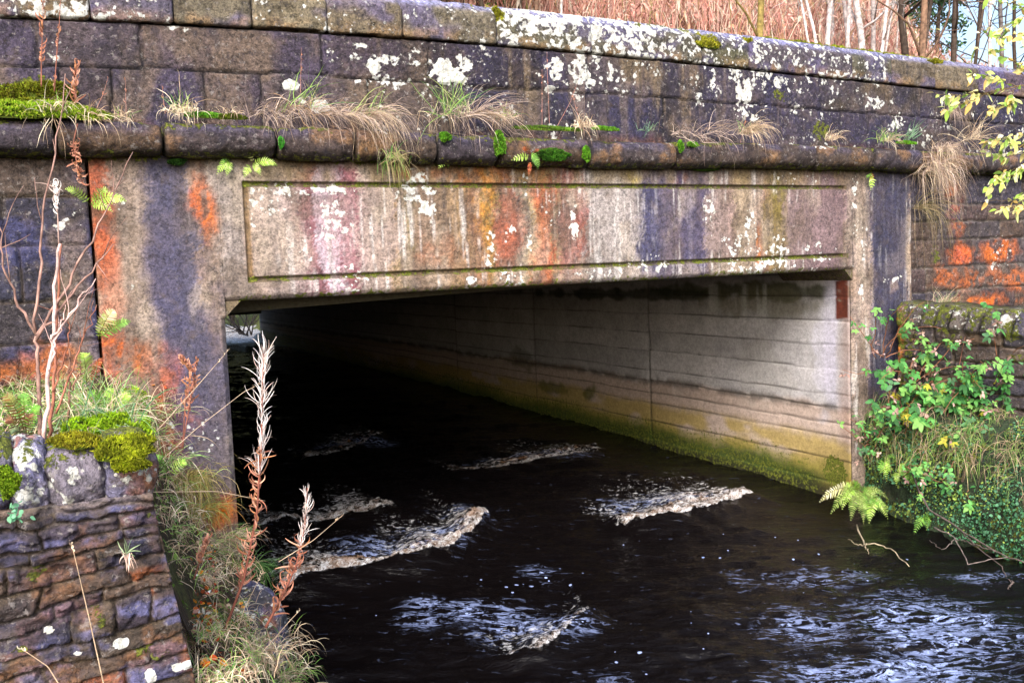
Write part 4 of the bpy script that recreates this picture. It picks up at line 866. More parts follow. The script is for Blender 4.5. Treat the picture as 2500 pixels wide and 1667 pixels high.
PALE = (196, 186, 184); DARK = (70, 58, 50); YEL = (128, 112, 62); ORA = (118, 92, 74)
TREES = [(1232, 13, .07, ORA, 'thin brown trunk behind the parapet, farthest left of the hillside trees', (.05, 0)), (1288, 14, .055, PALE, 'thin pale trunk standing just right of the leftmost brown one', (.02, 0)),
 (1420, 15, .03, PALE, 'spindly grey stem alone in the red undergrowth', (.03, 0)), (1752, 12, .13, YEL, 'mossy yellowish trunk alone amid the red undergrowth', (.10, 0)),
 (1852, 13, .05, PALE, 'slim pale stem leaning left at the left edge of the ash clump', (-.22, 0)), (1874, 13, .07, PALE, 'pale trunk leaning left, second of the ash clump', (-.18, 0)), (1893, 14, .12, PALE, 'straight pale grey trunk with a lean stem at each side', (-.02, 0)),
 (1911, 14.5, .09, PALE, 'pale trunk close right of the straight thick one', (.0, 0)), (1936, 13, .09, PALE, 'pale trunk leaning slightly left in the middle of the ash clump', (-.08, 0)), (1948, 14, .10, PALE, 'pale trunk crowding against its left neighbour mid clump', (-.05, 0)),
 (1962, 15, .08, PALE, 'thinner upright pale trunk right of the crowded pair', (.02, 0)), (1984, 13.5, .15, PALE, 'stoutest pale grey trunk of the ash clump', (-.03, 0)), (2006, 14, .11, PALE, 'pale trunk directly right of the stoutest one', (.03, 0)),
 (2020, 13, .08, PALE, 'pale trunk leaning right out of the ash clump', (.12, 0)), (2038, 14, .06, PALE, 'thin pale stem leaning far right over the dark trunks', (.24, 0)), (2060, 15, .05, PALE, 'thin pale stem in the gap before the dark trunks', (.06, 0)),
 (2086, 13, .16, DARK, 'thick dark trunk at the left of the dark group', (.0, 0)), (2102, 12.5, .15, ORA, 'orange-brown trunk beside the thick dark one', (.02, 0)), (2124, 13, .10, DARK, 'dark trunk leaning right away from the orange-brown one', (.20, 0)),
 (2192, 12.5, .13, DARK, 'dark trunk alone against the bright sky gap', (.03, 0)), (2232, 13, .08, DARK, 'slender dark trunk, left one of a close pair', (.06, 0)), (2242, 13.5, .08, DARK, 'slender dark trunk, right one of a close pair', (.10, 0)),
 (2268, 14, .09, PALE, 'pale trunk against the sky right of the close dark pair', (-.03, 0)), (2298, 14, .12, (104, 98, 98), 'grey trunk behind the yellow leaves at the upper right', (.0, 0)), (2335, 14, .10, DARK, 'dark trunk at the right edge behind the leafy branches', (-.04, 0))]
for i, (x, d, w, c, lb, ln) in enumerate(TREES): bare_tree(x, d-3.1, w*.58, c, lb, ln, seed=i, nb=10 if x > 1800 else 6)
def crown_tree(name, base, h, rad, cz, label, pal, n, leaf, seed, cat='tree', group=None, tw=.09):
    rng = np.random.default_rng(seed); t = thing(name, label, cat, base, group)
    P = wander(rng, base, (0, 0, 1), h*.8, 9, .06, .02); mb = MB(); mb.tube(P, np.linspace(tw, tw*.25, 10), lin((70, 60, 50)), 7)
    for _ in range(14):
        i = rng.integers(2, 9); mb.tube(wander(rng, P[i], rng.normal(0, 1, 3)+np.array([0, 0, .5]), rad*rng.uniform(.6, 1.1), 6, .2), np.linspace(tw*.35, .006, 7), lin((66, 54, 46)), 5)
    mb.build('trunk', M_BARK, t)
    mb = MB(); ncl = max(12, n//70); cl = norm(rng.normal(0, 1, (ncl, 3)))*rng.random((ncl, 1))**.4*np.array([rad, rad, h*.42])+np.asarray(base)+np.array([0, 0, cz])
    k = rng.integers(0, ncl, n); p = cl[k]+rng.normal(0, rad*.16, (n, 3)); dr = norm(rng.normal(0, 1, (n, 3))); s = np.linspace(0, 1, 4)
    Q = p[:, None]+dr[:, None]*(leaf*s)[None, :, None]; pal = np.array([lin(c) for c in pal]); C = pal[rng.integers(0, len(pal), n)]*rng.uniform(.6, 1.25, (n, 1))
    mb.ribbons(Q, np.full((n, 1), leaf*.5)*np.array([.3, 1, .8, .05]), norm(np.cross(dr, rng.normal(0, 1, (n, 3)))), C); mb.build('crown', M_PLANT, t)
    return t
for i, (x, d, h, lb) in enumerate([(2150, 19, 3.6, 'dark green conifer far behind the dark trunks at the upper right'), (2078, 20, 2.4, 'small green bush glimpsed behind the ash clump')]):
    r = ray(x, 60); crown_tree('evergreen_tree', hill_pt(r[0]/r[1], d), h, .8, h*.5, lb, [(60, 92, 60), (84, 120, 72), (52, 80, 60)], 2600, .12, 300+i, group='evergreens on the hillside')
for i, (x, d, lb) in enumerate([(1160, 11.5, 'green and yellow leafy shrub peeping over the coping, left end of the hillside'), (1110, 11, 'bright green shrub peeping over the mossy coping joint')]):
    r = ray(x, 10); crown_tree('shrub', hill_pt(r[0]/r[1], d), 1.6, .8, .9, lb, [(120, 150, 60), (176, 170, 90), (90, 120, 50), (150, 120, 70)], 1600, .09, 320+i, cat='shrub', tw=.03)
# land and woodland upstream, seen through the passage
def upstream():
    X, Y = np.meshgrid(np.linspace(5.2, 40, 60), np.linspace(24.3, 75, 60)); e = np.interp(Y, [24, 30, 45, 75], [6.9, 7.0, 6.2, 1.0])
    Z = .1+np.clip(X-e, -1.2, 30)*.32+(fbm(X, Y, 4, 251)-.5)*.5
    c = lin((88, 96, 44))[None, None]*(.6+.8*fbm(X*1.5, Y*1.5, 4, 252))[..., None]
    tag(link_mesh('riverbank', np.stack([X, Y, Z], -1).reshape(-1, 3), [tuple(f) for f in grid_faces(*X.shape).tolist()], M_SOIL, None, {'Col': c.reshape(-1, 3), 'lich': np.zeros(X.size), 'moss': np.full(X.size, .4)}), kind='structure')
    X, Y = np.meshgrid(np.linspace(-40, .9, 50), np.linspace(24.3, 75, 40)); Z = .1+np.clip(.6-X-.02*(Y-24), -1.0, 30)*.35+(fbm(X, Y, 4, 253)-.5)*.5
    tag(link_mesh('riverbank', np.stack([X, Y, Z], -1).reshape(-1, 3), [tuple(f) for f in grid_faces(*X.shape).tolist()], M_SOIL, None, {'Col': np.repeat(lin((84, 90, 44))[None], X.size, 0), 'lich': np.zeros(X.size), 'moss': np.full(X.size, .4)}), kind='structure')
upstream()
rng = np.random.default_rng(77)
bt = thing('waterside_bush', 'bare dark bush leaning over bright water, seen through the far end of the passage', 'bush', (6.75, 27.5, .35))
mb = MB()
for i in range(13):
    B = wander(rng, (7.0+rng.normal(0, .15), 27.5+rng.normal(0, .2), .3), (rng.uniform(-1.1, .3), rng.normal(0, .4), rng.uniform(.4, 1.2)), rng.uniform(1.0, 2.2), 8, .16, .02); mb.tube(B, np.linspace(.028, .006, 9), lin((62, 56, 54)), 5)
    for _ in range(5):
        j = rng.integers(2, 8); mb.tube(wander(rng, B[j], norm(B[j]-B[j-1])+rng.normal(0, .5, 3), .7, 5, .2), np.linspace(.012, .004, 6), lin((70, 62, 56)), 4)
mb.build('branches', M_BARK, bt)
for i, (x, y, h, lb) in enumerate([(7.6, 33, 5.5, 'bushy olive tree on the far bank beyond the passage, nearest the dark bush'), (10.5, 46, 6, 'tall yellow-green tree behind the bushy olive one beyond the passage')]):
    crown_tree('riverside_tree', (x, y, .5), h, h*.42, h*.5, lb, [(112, 124, 66), (140, 140, 84), (90, 104, 56)], 2600, .22, 340+i, group='trees upstream beyond the passage')

# ------------------------------------------------------------------ planting helpers
UP = np.array([0, 0, 1.0])
def wall_clamp(P):
    # blades that hang over the ledge lie against the stone instead of entering it
    y, z = P[..., 1], P[..., 2]
    lim = np.where(z > 3.335, .02, np.where(z > 3.12, -.175, -.02))
    P[..., 1] = np.minimum(y, lim); return P
def blades(mb, rng, base, n, L, up, spread, push, droop, w, pal, seg=7, disc=.03, clamp=False, jt=.12):
    base = np.asarray(base, float); P = np.zeros((n, seg+1, 3)); P[:, 0] = base+np.stack([rng.normal(0, disc, n), rng.normal(0, disc*.7, n), rng.normal(0, disc*.15, n)], -1)
    d = norm(UP*up+np.asarray(push, float)+rng.normal(0, spread, (n, 3))); Ln = L*rng.uniform(.45, 1.15, n)
    dr = droop*rng.uniform(.5, 1.5, n)
    for k in range(seg):
        d = norm(d+np.stack([rng.normal(0, jt, n), rng.normal(0, jt, n), -dr*(k+1)/seg+rng.normal(0, jt*.5, n)], -1)); P[:, k+1] = P[:, k]+d*(Ln/seg)[:, None]
    if clamp: P = wall_clamp(P)
    side = norm(np.cross(norm(P[:, 3]-P[:, 0]), norm(base-CAM)[None]+rng.normal(0, .5, (n, 3))))
    pal = np.array([lin(c) for c in pal]); C = pal[rng.integers(0, len(pal), n)]*rng.uniform(.7, 1.2, (n, 1))
    wp = np.interp(np.linspace(0, 1, seg+1), [0, .3, .7, 1], [.8, 1, .75, .08])
    mb.ribbons(P, (w*rng.uniform(.6, 1.2, n))[:, None]*wp, side, C)
STRAW = [(224, 206, 176), (208, 184, 154), (190, 164, 138), (234, 222, 196), (168, 140, 118)]
GREYST = [(188, 168, 156), (166, 146, 136), (206, 188, 174), (140, 120, 110), (150, 128, 104)]
GREEN = [(130, 176, 84), (160, 200, 104), (104, 152, 84), (186, 204, 126)]
SEEDN = [500]
def tuft(xd, yd, Y, label, parts, group='grass tufts on the bridge ledge', name='grass_tuft', clamp=True, z=None):
    SEEDN[0] += 1; rng = np.random.default_rng(SEEDN[0])
    base = at(xd, yd, Y=Y) if not isinstance(xd, np.ndarray) else xd
    t = thing(name, label, 'grass', base, group)
    for (nm, n, L, up, spread, push, droop, w, pal, disc) in parts:
        if clamp and nm == 'dead_blades' and n > 100: n, L, w, spread = int(n*.62), L*.88, w*.85, spread*1.25
        mb = MB(); blades(mb, rng, base, n, L, up, spread, push, droop, w, pal, disc=disc, clamp=clamp); mb.build(nm, M_DRY if nm == 'dead_blades' else M_PLANT, t)
    return t
R_ = (1, 0, 0); F_ = (0, -1, 0)
# ledge tufts, left to right
tuft(130, 262, -.12, 'pale straggling grass tuft on the bright moss at the left end of the ledge', [('dead_blades', 60, .26, .5, .6, (0, -.5, 0), .5, .004, STRAW, .05), ('green_blades', 10, .16, 1, .35, (0, -.1, 0), .1, .004, GREEN, .04)])
tuft(205, 268, -.13, 'small drooping grass tuft at the right edge of the bright moss', [('dead_blades', 40, .2, .5, .5, (.3, -.6, 0), .8, .004, STRAW, .03)])
tuft(284, 270, -.12, 'tiny bleached grass tuft below a short brown stalk', [('dead_blades', 50, .13, .6, .6, (0, -.4, 0), .6, .0035, STRAW, .025), ('green_blades', 8, .09, 1, .4, (0, 0, 0), .1, .003, GREEN, .02)])
tuft(415, 258, -.12, 'rounded mop of bleached grass with tall arching bents', [('dead_blades', 170, .17, .7, .5, (0, -.35, 0), 1.0, .0045, STRAW[:2]+STRAW[3:4], .05), ('arching_stems', 7, .42, 1, .35, (.35, -.1, 0), .42, .0035, STRAW, .04), ('green_blades', 14, .16, 1, .25, (0, 0, 0), .2, .004, GREEN, .04)])
tuft(527, 262, -.12, 'little dry tuft on moss between two larger grass mops', [('dead_blades', 40, .11, .6, .6, (0, -.3, 0), .7, .0035, STRAW, .03)])
tuft(690, 250, -.07, 'broad brown grass clump sweeping right along the ledge', [('dead_blades', 220, .30, .35, .5, (.5, -.4, 0), .7, .003, GREYST+[(196, 160, 120)], .12), ('green_blades', 16, .34, .9, .35, (.3, -.1, 0), .2, .004, GREEN, .08)])
tuft(620, 262, -.08, 'matted pinkish dead grass at the left foot of the broad brown clump', [('dead_blades', 150, .22, .4, .6, (.1, -.3, 0), .5, .0035, GREYST, .10)])
tuft(845, 268, -.13, 'long hank of dead grass hanging down across the string course', [('dead_blades', 330, .48, .2, .2, (.5, -.6, 0), .8, .0032, GREYST+STRAW[:2], .08), ('green_blades', 18, .3, .7, .3, (.5, -.2, 0), .3, .0035, GREEN, .06)])
tuft(755, 262, -.09, 'grey-brown grass lying flat between the broad clump and the long hank', [('dead_blades', 160, .34, .3, .3, (.75, -.35, 0), .5, .0036, GREYST, .07)])
tuft(1035, 262, -.10, 'large spiky tuft with upright green blades above drooping dead ones', [('dead_blades', 170, .32, .35, .55, (.15, -.55, 0), .9, .0032, GREYST+STRAW[:1], .09), ('green_blades', 46, .34, 1, .38, (0, -.05, 0), .14, .0042, GREEN, .05)])
tuft(1085, 268, -.12, 'thin dead sprays trailing right from the large spiky tuft', [('dead_blades', 90, .5, .4, .25, (.7, -.3, 0), .5, .0035, GREYST, .05)])
tuft(1156, 272, -.12, 'compact straw-coloured tuft right of the large spiky one', [('dead_blades', 150, .17, .7, .45, (0, -.4, 0), .9, .0042, STRAW, .045), ('green_blades', 24, .15, 1, .4, (0, 0, 0), .15, .004, GREEN, .03)])
tuft(1338, 292, -.12, 'small straw tuft with a few upright stalks in the middle of the ledge', [('dead_blades', 90, .15, .7, .45, (.1, -.4, 0), .9, .004, STRAW, .035), ('upright_stems', 6, .32, 1, .25, (0, 0, 0), .05, .003, GREYST, .02)])
tuft(1490, 300, -.12, 'faint blue-green tuft on bare stone', [('green_blades', 24, .1, 1, .6, (0, -.2, 0), .3, .0035, [(110, 150, 120), (130, 160, 120)], .03)])
tuft(1712, 308, -.13, 'long grey grass tail hanging straight over the string course', [('dead_blades', 200, .42, .6, .16, (.15, -.7, 0), .85, .004, STRAW[:3], .035), ('green_blades', 10, .14, 1, .3, (0, -.2, 0), .3, .004, GREEN, .03)])
tuft(1625, 306, -.11, 'wispy dead grass lying left of the long grey tail', [('dead_blades', 110, .34, .35, .4, (.5, -.4, 0), .5, .0035, GREYST, .10)])
tuft(1560, 308, -.11, 'sparse bent grass stalks on the ledge left of the wispy patch', [('dead_blades', 40, .22, .4, .5, (.1, -.4, 0), .4, .0032, GREYST, .08)])
tuft(1905, 322, -.12, 'sparse pale tuft near the right end of the ledge', [('dead_blades', 50, .2, .6, .35, (.2, -.4, 0), .7, .0035, STRAW, .03)])
tuft(2035, 325, -.12, 'green tuft with dry blades trailing over the string course joint', [('green_blades', 40, .2, .9, .45, (.1, -.2, 0), .4, .004, GREEN, .05), ('dead_blades', 40, .26, .6, .3, (.1, -.5, 0), .8, .0035, STRAW, .03)])
tuft(2090, 318, -.10, 'blue-green blades leaning right near the hanging beard', [('green_blades', 20, .28, .7, .2, (.75, 0, 0), .05, .006, [(130, 160, 130), (110, 150, 110)], .05)])
tuft(2180, 262, -.02, 'thin grass skein hanging down the parapet at the right', [('dead_blades', 170, .36, .5, .12, (0, -.35, 0), 1.4, .004, GREYST, .03)])
tuft(2165, 345, -.16, 'grey grass falling over the string course above the beard', [('dead_blades', 240, .34, .5, .18, (-.05, -.4, 0), 1.2, .004, GREYST+STRAW[:2], .05)])
tuft(2230, 320, -.12, 'tangle of pale dead stems spreading right above the string course', [('dead_blades', 120, .42, .4, .5, (.4, -.25, 0), .35, .0035, STRAW[:3], .06)])
tuft(2130, 395, -.05, 'big grey beard of dead grass hanging beside the right pier', [('dead_blades', 620, .62, .4, .26, (-.05, -.55, 0), 1.1, .0042, GREYST+STRAW[:3], .085), ('green_blades', 20, .3, .3, .3, (0, -.5, 0), .9, .004, [(130, 170, 130), (120, 150, 90)], .06)], group='hanging grass on the bridge face')
tuft(2105, 480, -.03, 'olive strands trailing below the big beard down the pier edge', [('dead_blades', 120, .9, .2, .10, (0, -.3, 0), 1.4, .004, [(150, 134, 96), (130, 120, 80), (170, 150, 120)], .03)], group='hanging grass on the bridge face')
tuft(892, 368, -.03, 'yellow-green grass skein hanging from under the string course over the panel', [('dead_blades', 110, .34, .3, .18, (.12, -.45, 0), 1.2, .004, [(170, 160, 110), (150, 144, 90), (184, 166, 130)], .03), ('green_blades', 40, .26, .3, .22, (0, -.5, 0), 1.1, .004, GREEN, .03)], group='hanging grass on the bridge face')

def stems(mb, rng, xd0, yd0, xd1, yd1, Y, r, col, jit=.03, k=10, Y1=None):
    a, b = at(xd0, yd0, Y=Y), at(xd1, yd1, Y=Y if Y1 is None else Y1); t = np.linspace(0, 1, k)[:, None]
    P = a+(b-a)*t; L = np.linalg.norm(b-a); P[1:-1] += rng.normal(0, jit*L*.35, (k-2, 3))*np.sin(np.pi*t[1:-1]); mb.tube(P, np.linspace(r, r*.45, k), lin(col), 5); return P
# ------------------------------------------------------------------ ferns
def frond(rng, root, tip, arch, np_, wid, pal, parent, tw=.45, stemcol=(120, 120, 60), name='frond', clampy=None):
    root, tip = np.asarray(root, float), np.asarray(tip, float); k = 16; t = np.linspace(0, 1, k)[:, None]
    P = root+(tip-root)*t+np.asarray(arch, float)*(4*t*(1-t)); mb = MB(); L = np.linalg.norm(tip-root)
    mb.tube(P, np.linspace(L*.010, L*.003, k), lin(stemcol), 4)
    T = norm(np.gradient(P, axis=0)); view = norm(CAM-root); S_ = norm(np.cross(T, view[None]+rng.normal(0, .15, 3))); Nn = np.cross(S_, T)
    pal = np.array([lin(c) for c in pal])
    ts = np.linspace(.12, .985, np_)
    for sg in (-1, 1):
        idx = ts*(k-1); i = np.clip(idx.astype(int), 0, k-2); f = (idx-i)[:, None]; p = P[i]*(1-f)+P[i+1]*f
        ln = wid*.66*L*np.interp(ts, [0, .18, .4, .75, 1], [.45, .85, 1, .6, .08])*rng.uniform(.85, 1.1, np_)
        d = norm(S_[i]*sg+T[i]*tw+Nn[i]*rng.normal(.12, .14, np_)[:, None]); q = np.linspace(0, 1, 6)
        Q = p[:, None]+d[:, None]*(ln[:, None]*q)[..., None]+T[i][:, None]*(ln[:, None]*.18*q**2)[..., None]-UP*(ln[:, None]*.12*q**2)[..., None]
        w = (L*.9/np_*.92)*np.interp(q, [0, .15, .5, .85, 1], [.8, 1., .85, .5, .05])[None]*np.interp(ts, [0, .7, 1], [1, .9, .4])[:, None]
        c = pal[rng.integers(0, len(pal), np_)]*rng.uniform(.8, 1.15, (np_, 1))
        mb.ribbons(Q, w, T[i], c)
    return mb.build(name, M_PLANT, parent)
LIME = [(196, 232, 110), (172, 216, 92), (208, 236, 140)]; MIDF = [(120, 176, 74), (142, 196, 90), (104, 156, 66)]; PALEF = [(232, 232, 170), (220, 210, 150), (240, 236, 200)]; RUST = [(176, 86, 48), (150, 70, 44), (196, 110, 70)]
def fern(label, fr, Y, group='ferns rooted in the stonework', name='fern'):
    SEEDN[0] += 1; rng = np.random.default_rng(SEEDN[0])
    base = at(fr[0][0], fr[0][1], Y=Y); t = thing(name, label, 'fern', base, group)
    for (x0, y0, x1, y1, out, arch, n, w, pal) in fr:
        a = at(x0, y0, Y=Y); b = at(x1, y1, Y=Y-out); ar = np.array([0, -arch, arch*.6]); frond(rng, a, b, ar, n, w, pal, t)
    return t
fern('small yellow-green fern in the joint under the string course, left of its bigger neighbour', [(526, 372, 498, 400, .05, .03, 10, .42, LIME), (528, 372, 520, 404, .05, .02, 9, .42, LIME), (528, 374, 505, 374, .05, .02, 8, .4, MIDF)], -.03)
fern('lime fern with spreading fronds under the string course above the panel corner', [(575, 380, 560, 408, .06, .02, 10, .42, LIME), (580, 376, 636, 380, .08, .03, 13, .34, LIME), (578, 378, 598, 402, .06, .02, 10, .45, LIME), (582, 374, 560, 345, .05, .02, 7, .32, PALEF)], -.03)
fern('green fern with rust red tips dangling from the string course over the panel', [(1218, 352, 1236, 388, .06, .02, 11, .4, MIDF), (1216, 356, 1198, 340, .05, .02, 8, .4, RUST), (1222, 352, 1238, 344, .05, .01, 7, .4, RUST), (1215, 362, 1175, 368, .05, .02, 8, .32, LIME), (1216, 372, 1214, 404, .03, .01, 8, .3, RUST)], -.16)
fern('tiny bright green fern sprig under the string course near the white lichen', [(1020, 368, 1008, 386, .04, .01, 6, .5, LIME), (1022, 370, 1030, 384, .04, .01, 6, .4, MIDF)], -.03)
fern('small drooping fern sprig at the top of the right pier', [(1998, 398, 1990, 410, .03, .01, 6, .5, MIDF), (1998, 402, 2000, 436, .04, .02, 7, .4, LIME), (2000, 398, 2002, 418, .03, .01, 6, .4, RUST)], -.03)
fern('fern with broad lime fronds growing from the joint left of the pier', [(205, 470, 150, 434, .10, .04, 12, .3, LIME), (205, 470, 290, 462, .14, .05, 15, .30, LIME), (206, 472, 258, 486, .12, .03, 12, .32, LIME), (210, 470, 250, 438, .10, .05, 12, .34, LIME)], -.05)
fern('fern with one bleached and one green frond beside the pier foot', [(226, 775, 262, 712, .12, .05, 14, .42, PALEF), (230, 778, 300, 738, .14, .05, 16, .3, MIDF), (226, 780, 240, 720, .08, .03, 12, .3, LIME)], -.10)
fern('upright lime-green fern on the bank below the bleached one', [(200, 892, 190, 810, .12, .06, 17, .42, LIME), (205, 880, 235, 822, .08, .04, 14, .28, RUST)], -.35)
fern('brown and green fern at the left edge of the bank', [(55, 985, 10, 905, .05, .05, 15, .38, [(150, 150, 80), (120, 120, 60), (150, 110, 60)]), (58, 985, 55, 902, .05, .05, 15, .34, MIDF), (60, 990, 90, 930, .05, .04, 13, .4, [(120, 190, 70), (140, 200, 80)])], -2.2, group='ferns on the left bank')
fern('bright fern arching over the grass left of the lime moss', [(250, 960, 200, 900, .06, .05, 14, .4, MIDF), (252, 960, 300, 905, .08, .05, 14, .4, LIME), (250, 962, 255, 890, .06, .04, 13, .4, LIME)], -1.6, group='ferns on the left bank')
fern('small green fern among the straw at the end of the foreground wall', [(385, 1090, 350, 1050, .05, .04, 12, .4, MIDF), (388, 1092, 430, 1060, .06, .04, 12, .4, LIME)], -2.5, group='ferns on the left bank')
fern('rust-brown withered fern behind the capping stones', [(60, 1008, 10, 962, .05, .05, 15, .4, [(140, 96, 70), (120, 80, 60)]), (66, 1008, 70, 950, .05, .05, 15, .4, [(150, 104, 74), (110, 80, 60)]), (70, 1010, 20, 990, .05, .04, 13, .4, [(130, 150, 110), (110, 130, 100)])], -2.5, group='ferns on the left bank')
BXY = np.array([6.72, -.12, .2])
def fern3(label, root, tips, pals, group, n=16, w=.32):
    SEEDN[0] += 1; rng = np.random.default_rng(SEEDN[0]); t = thing('fern', label, 'fern', root, group)
    for (tip, ar), pal in zip(tips, pals): frond(rng, root, np.asarray(root)+np.asarray(tip), np.asarray(ar), n, w, pal, t)
PA = [(150, 176, 90), (178, 196, 120), (120, 150, 70)]; FG = 'ferns trailing over the right water edge'
r0 = at(1975, 1130, Y=-.18)
fern3('big drooping fern clump where the right wall meets the water', r0, [((-.42, -.05, -.12), (0, 0, .08)), ((-.36, -.12, .02), (0, 0, .08)), ((-.30, -.1, .10), (0, 0, .06)), ((-.34, -.2, -.16), (0, 0, .08)), ((-.18, -.2, -.22), (0, 0, .07)), ((-.05, -.15, -.26), (0, 0, .05)), ((.1, -.2, -.2), (0, 0, .05)), ((-.2, -.1, .14), (0, 0, .04)), ((-.48, .02, -.02), (0, 0, .08)), ((.14, -.2, -.05), (0, 0, .06)), ((-.40, -.16, -.06), (0, 0, .09)), ((-.26, -.22, -.10), (0, 0, .08)), ((-.12, -.2, .02), (0, 0, .06)), ((.04, -.24, -.12), (0, 0, .06)), ((-.22, -.05, .06), (0, 0, .09))], [PA, PA, LIME, PA, PA, MIDF, PA, MIDF, PALEF, PA, LIME, PA, MIDF, PA, RUST], FG, 22, .24)
r1 = at(2062, 1088, Y=-.45)
fern3('fresh green fern on the mossy bank above the drooping clump', r1, [((.18, -.1, -.03), (0, 0, .07)), ((-.14, -.1, -.06), (0, 0, .05)), ((.10, -.12, -.12), (0, 0, .05)), ((.02, -.05, .10), (0, 0, .02)), ((.2, -.1, .05), (0, 0, .05))], [MIDF, LIME, MIDF, LIME, PA], FG, 15, .36)
r2 = at(2140, 1200, Y=-.75)
fern3('fern with a rusty heart leaning over the water downstream of the others', r2, [((-.30, -.06, -.04), (0, 0, .09)), ((-.22, -.12, .0), (0, 0, .08)), ((.05, -.15, -.12), (0, 0, .04)), ((.14, -.1, -.04), (0, 0, .05)), ((-.1, -.16, -.13), (0, 0, .05)), ((.1, -.12, .08), (0, 0, .04))], [MIDF, MIDF, RUST, LIME, RUST, PALEF], FG, 17, .30)
for i_, (x_, y_, Y_, lb_) in enumerate([(2010, 1150, -.3, 'low fern half under the big drooping clump'), (2030, 1060, -.3, 'little fern tucked against the concrete corner above the clump'), (2195, 1090, -.75, 'bright fern on the mossy bank under the brambles'), (2250, 1160, -.95, 'pale green fern low on the bank beside the dark branch'), (2320, 1100, -1.1, 'fern at the right edge of the bank'), (2270, 1060, -.9, 'small fern below the yellowing bramble')]):
    rr_ = np.random.default_rng(610+i_); fern3(lb_, at(x_, y_, Y=Y_), [((rr_.uniform(-.2, .16), -.10, rr_.uniform(-.16, .06)), (0, 0, .05)) for _ in range(5)], [[MIDF, LIME, PA][k % 3] for k in range(5)], FG, 14, .34)
fern3('lone small bright fern on the face of the mossy bank', at(2135, 1028, Y=-.55), [((.0, -.10, -.14), (0, -.02, .02)), ((.06, -.08, -.06), (0, 0, .03))], [LIME, LIME], FG, 12, .45)

# ------------------------------------------------------------------ fireweed and other dry stalks
def spiral_ribbons(mb, rng, P, t0, t1, n, L, w, pal, curl, upw, k=9):
    idx = rng.uniform(t0, t1, n)*(len(P)-1); i = np.clip(idx.astype(int), 0, len(P)-2); f = (idx-i)[:, None]; p = P[i]*(1-f)+P[i+1]*f; T = norm(P[i+1]-P[i])
    az = rng.uniform(0, 2*np.pi, n); H = np.stack([np.cos(az), np.sin(az), 0*az], -1); d = norm(T*(upw*rng.uniform(.5, 1.7, (n, 1)))+H); Ln = L*rng.uniform(.55, 1.15, n); cu = rng.normal(curl, abs(curl)*.6+.14, n)
    ax = norm(np.cross(d, UP[None])); Q = np.zeros((n, k, 3)); Q[:, 0] = p
    for j in range(1, k):
        a = cu*(j/k)*1.2; d = norm(d*np.cos(a)[:, None]+np.cross(ax, d)*np.sin(a)[:, None]); Q[:, j] = Q[:, j-1]+d*(Ln/(k-1))[:, None]
    pal = np.array([lin(c) for c in pal]); C = pal[rng.integers(0, len(pal), n)]*rng.uniform(.8, 1.15, (n, 1))
    sd_ = norm(np.cross(norm(Q[:, 2]-Q[:, 0]), norm(CAM-P[0])[None]+rng.normal(0, .3, (n, 3))))
    mb.ribbons(Q, (w*rng.uniform(.7, 1.2, n))[:, None]*np.interp(np.linspace(0, 1, k), [0, .2, .7, 1], [.6, 1, .9, .35]), sd_, C)
WHT = [(236, 230, 228), (222, 210, 206), (246, 242, 240), (196, 172, 164), (214, 200, 190)]; BRN = [(190, 132, 110), (160, 104, 84), (206, 156, 130), (176, 120, 84)]
def fireweed(label, pts, Y, sl, ll, seed, nw=120, nb=60, Lw=.11, Lb=.12, br=.012):
    rng = np.random.default_rng(seed); P = np.array([at(x, y, Y=Y+dy) for x, y, dy in pts]); tt = np.linspace(0, 1, len(P)); u = np.linspace(0, 1, 40)
    P = np.stack([np.interp(u, tt, P[:, k]) for k in range(3)], -1)
    t = thing('fireweed_stalk', label, 'dried plant', P[0], 'dried fireweed stalks by the water')
    mb = MB(); mb.tube(P, np.linspace(.006, .0018, 40), lin((150, 92, 76)), 6); mb.build('stem', M_DRY, t)
    mb = MB(); spiral_ribbons(mb, rng, P, sl[0], sl[1], int(nw*.42), Lw*1.1, .0030, WHT, .05, 2.0); spiral_ribbons(mb, rng, P, sl[0], sl[1]-.08, nw//3, Lw*1.1, .0026, WHT, .42, 1.0); mb.build('seed_pods', M_DRY, t)
    mb = MB(); spiral_ribbons(mb, rng, P, ll[0], ll[1], int(nb*.9), Lb*.9, br*.55, BRN, .52, .25); mb.build('dead_leaves', M_DRY, t)
fireweed('tall dried fireweed stalk with white seed pods in front of the dark opening', [(515, 1450, .0), (560, 1330, 0), (590, 1180, 0), (600, 1020, 0), (603, 880, 0), (606, 800, 0)], -2.2, (.5, .98), (.16, .58), 401, 190, 80, .095, .10)
fireweed('shorter dried fireweed stalk leaning right over the water', [(610, 1440, 0), (640, 1385, 0), (680, 1300, 0), (700, 1210, 0), (706, 1120, 0)], -2.3, (.62, .97), (.12, .68), 402, 110, 60, .055, .095, .014)
def dry_stalk(label, pts, Y, seed, nb=40, Lb=.07, r=.004, col=(150, 96, 80), pal=BRN, t0=.3, group='dry stalks on the left bank', w=.009):
    rng = np.random.default_rng(seed); P = np.array([at(x, y, Y=Y) for x, y in pts]); tt = np.linspace(0, 1, len(P)); u = np.linspace(0, 1, 24); P = np.stack([np.interp(u, tt, P[:, k]) for k in range(3)], -1)
    t = thing('dry_stalk', label, 'dried plant', P[0], group); mb = MB(); mb.tube(P, np.linspace(r, r*.35, 24), lin(col), 5); mb.build('stem', M_DRY, t)
    if nb: mb = MB(); spiral_ribbons(mb, rng, P, t0, 1, nb, Lb, w, pal, .75, .5); mb.build('dead_leaves', M_DRY, t)
dry_stalk('brown leafy dead stalk standing on the left end of the ledge against the parapet', [(172, 270), (172, 215), (176, 150)], -.12, 411, 50, .07, group='dry stalks on the ledge')
